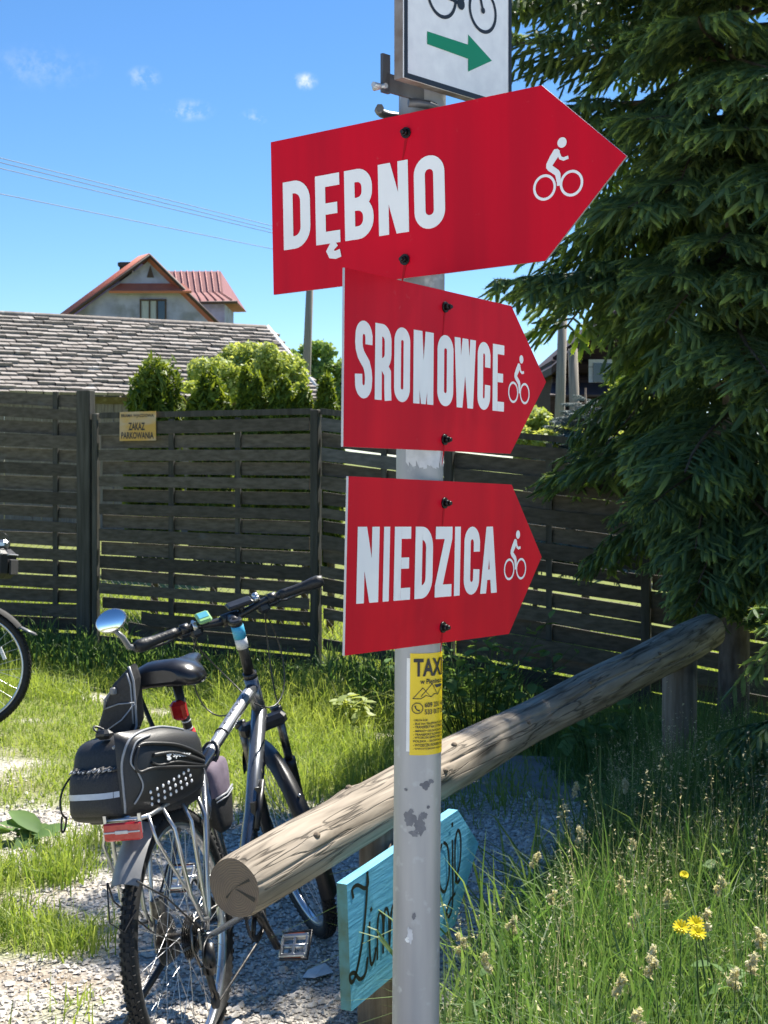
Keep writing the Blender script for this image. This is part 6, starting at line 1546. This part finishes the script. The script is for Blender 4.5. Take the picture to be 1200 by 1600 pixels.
        for i in range(1, nr+1):
            V += [mc+(e1_*math.cos(t)*.0475+e2_*math.sin(t)*.0335)*(i/nr)+face*(.0075-.0045*(i/nr)**2) for t in np.linspace(0, 6.283, 29)[:-1]]
        fs = [(0, 1+k, 1+(k+1) % 28) for k in range(28)]+[(1+i*28+k, 1+(i+1)*28+k, 1+(i+1)*28+(k+1) % 28, 1+i*28+(k+1) % 28) for i in range(nr-1) for k in range(28)]
        mb.add(V, fs, True); part(mb, 'mirror_glass', 'mirror', mi)
    return root
PSI, LEAN, STEER = R(14.0), R(8.0), R(35)
Mb = Matrix.Translation((-.508, 3.87, 0)) @ Matrix.Rotation(R(90)-PSI, 4, 'Z') @ Matrix.Rotation(-LEAN, 4, 'X')
bike = bicycle('grey trekking bicycle with black trunk bag and mirror, leaning on its kickstand', Mb, STEER)
gx = gzf(-2.6, 8.0)
Mb2 = Matrix.Translation((-3.40, 8.05, gx)) @ Matrix.Rotation(R(-3), 4, 'Z') @ Matrix.Rotation(R(-5), 4, 'X')
bike2 = bicycle('second bicycle cut off by the left edge, only its front wheel showing', Mb2, R(2), full=False)

def bar_bag():
    m = Mb2 @ Matrix.Translation((1.205, 0, .94)); root = thing('handlebar_bag', 'small black handlebar bag with lamp on the bicycle at the left edge', 'bag', mat=m)
    mb = MB(); mb.bbox((0, 0, 0), (.16, .22, .17), .03); mb.build('body', M['bagcloth'], root)
    mb = MB(); mb.tube([(.083, -.09, .05), (.084, .09, .05)], .005, 5); mb.tube([(-.06, -.1125, .055), (.06, -.1125, .055)], .005, 5); mb.build('zip', M['piping'], root)
    mb = MB(); mb.bbox((.09, 0, -.02), (.012, .14, .09), .005); mb.build('pocket', M['mesh'], root)
    mb = MB(); mb.bbox((.03, -.02, .11), (.07, .07, .05), .015); mb.build('lamp', M['silver'], root)
    mb = MB(); mb.tube(bez((-.05, -.03, .10), (.0, -.06, .22), (.10, -.05, .18), (.07, -.03, .08)), .003, 5); mb.build('cable', M['blackp'], root)
bar_bag()

def rounded(c, hx, hy, hz, e=.35, nu=24, nv=12, warp=None):
    rings = []
    sp = lambda v, p: math.copysign(abs(v)**p, v)
    for i in range(nv+1):
        v = -math.pi/2+math.pi*i/nv; rg = []
        for k in range(nu):
            u = 2*math.pi*k/nu; p = Vector((hx*sp(math.cos(v), e)*sp(math.cos(u), e), hy*sp(math.cos(v), e)*sp(math.sin(u), e), hz*sp(math.sin(v), e)))
            rg.append(Vector(c)+(warp(p) if warp else p))
        rings.append(rg)
    return rings
def trunk_bag():
    ctr = P(212, 1208, 3.86); m = Matrix.Translation(ctr) @ Matrix.Rotation(R(90-30), 4, 'Z') @ Matrix.Rotation(-R(9), 4, 'X') @ Matrix.Rotation(R(2), 4, 'Y')
    root = thing('trunk_bag', 'bulky black pannier trunk bag strapped on the rear carrier of the grey bicycle', 'bag', mat=m)
    hx, hy, hz = .165, .105, .105
    mb = MB(); mb.loft(rounded((0, 0, 0), hx, hy, hz, .32, 32, 16, lambda p: Vector((p.x+.03*(p.z/hz)*(1 if p.x < 0 else -.6), p.y*(1+.08*(1-(p.x/hx)**2)), p.z*(1+.06*math.cos(p.x/hx*1.5))))), cap=False); mb.build('body', M['bagcloth'], root)
    # right hard shell: bulging panel with raised ridges
    def sh(x, z, lift=0.0):     # x,z in -1..1 on the panel
        k = (1-abs(x)**3)*(1-abs(z)**3); sag = .055*max(0, k)**.6
        zz = z*(.108-.034*max(0, x)**1.5)+.012-.004*x
        return Vector((x*.172, -(.088+sag+lift), zz))
    def grid(fn, x0, x1, z0, z1, nx, nzn):
        V = [fn(x0+(x1-x0)*i/nx, z0+(z1-z0)*j/nzn) for j in range(nzn+1) for i in range(nx+1)]; Fs = [(j*(nx+1)+i, j*(nx+1)+i+1, (j+1)*(nx+1)+i+1, (j+1)*(nx+1)+i) for j in range(nzn) for i in range(nx)]
        return V, Fs
    mb = MB(); V, Fs = grid(lambda x, z: sh(x, z), -1, 1, -1, 1, 26, 22); mb.add(V, Fs, True)
    V2, F2 = grid(lambda x, z: sh(x, z)*1.0+Vector((0, .05, 0)), -1, 1, -1, 1, 2, 2)
    shell = mb.build('side_shell', M['bagshell'], root)
    def ridge(pts, r, mt, lift=.002, n=6, name='ridge'):
        k = MB(); out = []
        for i in range(len(pts)-1):
            q0, q1, q2, q3 = pts[max(i-1, 0)], pts[i], pts[i+1], pts[min(i+2, len(pts)-1)]
            for s in range(6):
                t = s/6; out.append(sh(*[max(-1, min(1, .5*(2*q1[k]+(q2[k]-q0[k])*t+(2*q0[k]-5*q1[k]+4*q2[k]-q3[k])*t*t+(3*q1[k]-q0[k]-3*q2[k]+q3[k])*t**3))) for k in (0, 1)], lift))
        out.append(sh(*pts[-1], lift)); k.tube(out, r, n); return k.build(name, M[mt], shell)
    ridge([(-.72, .62), (-.55, .66), (.1, .50), (.62, .22), (.9, .02)], .005, 'bagshell', .003)
    ridge([(-.72, .62), (-.82, .3), (-.78, .02), (-.5, .06), (.2, -.06), (.9, -.22)], .005, 'bagshell', .003)
    ridge([(-.5, .36), (-.1, .34), (.35, .17), (.8, -.06)], .006, 'bagshell', .003)
    ridge([(-.55, .20), (-.40, .10), (0, .10), (.4, -.02), (.8, -.14)], .004, 'bagshell', .003)
    ridge([(-.97, -.90), (-.98, -.3), (-.96, .4), (-.82, .80), (-.5, .95), (0, .99), (.5, .93)], .0035, 'piping', .002, name='piping')
    ridge([(-.86, -.72), (-.74, -.35), (-.79, -.02), (-.88, .3), (-.74, .72), (-.4, .84)], .0026, 'piping', .003, name='piping')
    # three rows of pale studs
    for r_ in range(3):
        k = MB()
        for c in range(8): k.ball(sh(-.60+.125*c+.04*r_, -.50-.15*r_+.048*c, .002), .0052, 6, (1, .5, 1))
        k.build('stud_row', M['white_vinyl'], shell)
    k = MB(); pts, fs = fit_text('Spector', -.11, .34, .19, .37, .02)
    k.add([sh(x, z-.12*(x+.1), .0075) for x, z in pts], fs)
    k.flat([(0, 0)], ident, 0) if False else None
    for q, (dx, dz, rx, rz) in enumerate(((-.2, .30, .05, .055), (-.2, .22, .055, .04), (-.155, .33, .03, .04))): k.add([sh(dx+rx*math.cos(t), dz+rz*math.sin(t), .0070+.0003*q) for t in np.linspace(0, 6.283, 13)[:-1]], [tuple(range(12))])
    k.build('logo', M['white_vinyl'], shell)
    # rear pocket with reflective strip and gathered top
    def pk(y, z, lift=0): 
        k = (1-abs(y)**4)*(1-abs(z)**4); return Vector((-(.160+.045*max(0, k)**.5*(1.1-.25*z)+lift), y*.085-.008, z*.062-.028))
    mb = MB(); V, Fs = grid(pk, -1, 1, -1, 1, 18, 14); mb.add(V, Fs, True); po = mb.build('mesh_pocket', M['mesh'], root)
    mb = MB()
    V, Fs = grid(lambda y, z: pk(y, z-.18*y*0, .0015), -.98, .98, -.16, .08, 16, 2); mb.add(V, Fs, True); mb.build('reflective_strip', M['reflect'], po)
    mb = MB(); g = random.Random(3); mb.tube([pk(y, .98+.05*math.sin(y*17)+g.uniform(-.03, .03), .004) for y in np.linspace(-1, .9, 34)], .0045, 6); mb.build('gathered_hem', M['mesh'], po)
    mb = MB(); mb.tube([pk(-.9+1.85*i/30, .97+.07*math.sin(i*1.9), .008) for i in range(31)], .0022, 5); mb.build('drawstring', M['piping'], po)
    # cord loop on the left, D ring on the lid, top seam piping
    mb = MB(); mb.tube(bez((-.15, .09, .02), (-.19, .12, -.02), (-.20, .10, -.08), (-.17, .105, -.085)), .003, 5); mb.tube(bez((-.17, .105, -.085), (-.16, .12, -.13), (-.20, .11, -.14), (-.185, .105, -.08)), .003, 5); mb.build('cord_loop', M['blackp'], root)
    mb = MB(); mb.bbox((-.11, .0, .118), (.035, .05, .026), .010); mb.tube([(-.12+.016*math.cos(t), .022*math.sin(t), .128+.014*abs(math.sin(t))) for t in np.linspace(0, 3.14, 9)], .003, 5); mb.build('lid_buckle', M['blackp'], root)
    mb = MB(); mb.tube([(-.16, -.07, .085), (-.10, -.085, .108), (0, -.085, .115)], .004, 5); mb.build('piping', M['piping'], root)
    # raised left pannier flap folded up beside the saddle
    inv = m.inverted(); Zf = 3.93
    out = [(150, 1156), (166, 1100), (180, 1066), (204, 1040), (211, 1062), (214, 1100), (216, 1132), (206, 1158)]
    f = [inv @ P(x, y, Zf) for x, y in out]; c = sum(f, Vector())/len(f); th = (inv.to_3x3() @ Vector((.25, 1, .1))).normalized()
    rings = []
    for d, s in ((-.024, .82), (-.018, .95), (0, 1.0), (.03, 1.0), (.05, .9)): rings.append([c+(p-c)*s+th*d for p in f])
    mb = MB(); mb.loft(rings, smooth=False); fl = mb.build('raised_flap', M['bagcloth'], root)
    for rng_, r in (((3, 4, 5, 6, 7), .0042), ((3, 4, 5, 6), .003)):
        mb = MB(); sc_ = 1.0 if r > .004 else .86; mb.tube([c+(f[i]-c)*sc_-th*(.012 if sc_ == 1 else .021) for i in rng_], r, 6); mb.build('piping', M['piping'], fl)
    mb = MB()
    W2 = lambda x, y, dz=-.03: inv @ P(x, y, Zf+dz)
    for q in (((163, 1108), (185, 1100), (210, 1098)), ((210, 1100), (190, 1125), (166, 1142)), ((154, 1140), (180, 1152), (206, 1146)), ((206, 1146), (170, 1160), (135, 1172))): mb.tube([W2(*p) for p in q], .0022, 5)
    mb.build('elastic_cord', M['piping'], fl)
    mb = MB(); mb.tube([W2(176, 1078), W2(164, 1094), W2(163, 1108)], .004, 5); mb.bbox(W2(177, 1080), (.016, .016, .02), .003); mb.build('side_buckle', M['flap'], fl)
    # base platform and strap to the rack
    mb = MB(); mb.bbox((0, 0, -.108), (.26, .13, .012), .004); mb.build('base', M['blackp'], root)
trunk_bag()
def frame_bag():
    m = Mb @ Matrix.Translation((.375, -.0, .665)) @ Matrix.Rotation(R(2), 4, 'Y'); root = thing('frame_bag', 'small mauve and black bag strapped in the frame triangle of the grey bicycle', 'bag', mat=m)
    mb = MB(); mb.loft(rounded((0, 0, .035), .075, .034, .062, .55, 20, 10, lambda p: Vector((p.x-.10*p.z*0, p.y, p.z+.12*p.x))), cap=False); mb.build('upper_pocket', M['mauve'], root)
    mb = MB(); mb.loft(rounded((.005, 0, -.055), .070, .032, .066, .5, 20, 10, lambda p: Vector((p.x*(1+.25*(p.z/.066)), p.y, p.z))), cap=False); mb.build('body', M['bagcloth'], root)
    mb = MB(); mb.tube([(-.07, -.030, -.012), (0, -.038, -.006), (.07, -.030, .006)], .0035, 5); mb.tube([(-.07, -.031, -.022), (0, -.039, -.016), (.07, -.031, -.004)], .0025, 5); mb.build('zip', M['piping'], root)
    mb = MB(); mb.tube([(.0+.02*math.cos(t), .026*math.sin(t), .115+.03*math.cos(t)) for t in np.linspace(0, 6.28, 13)], .006, 5); mb.build('strap', M['blackp'], root)
frame_bag()
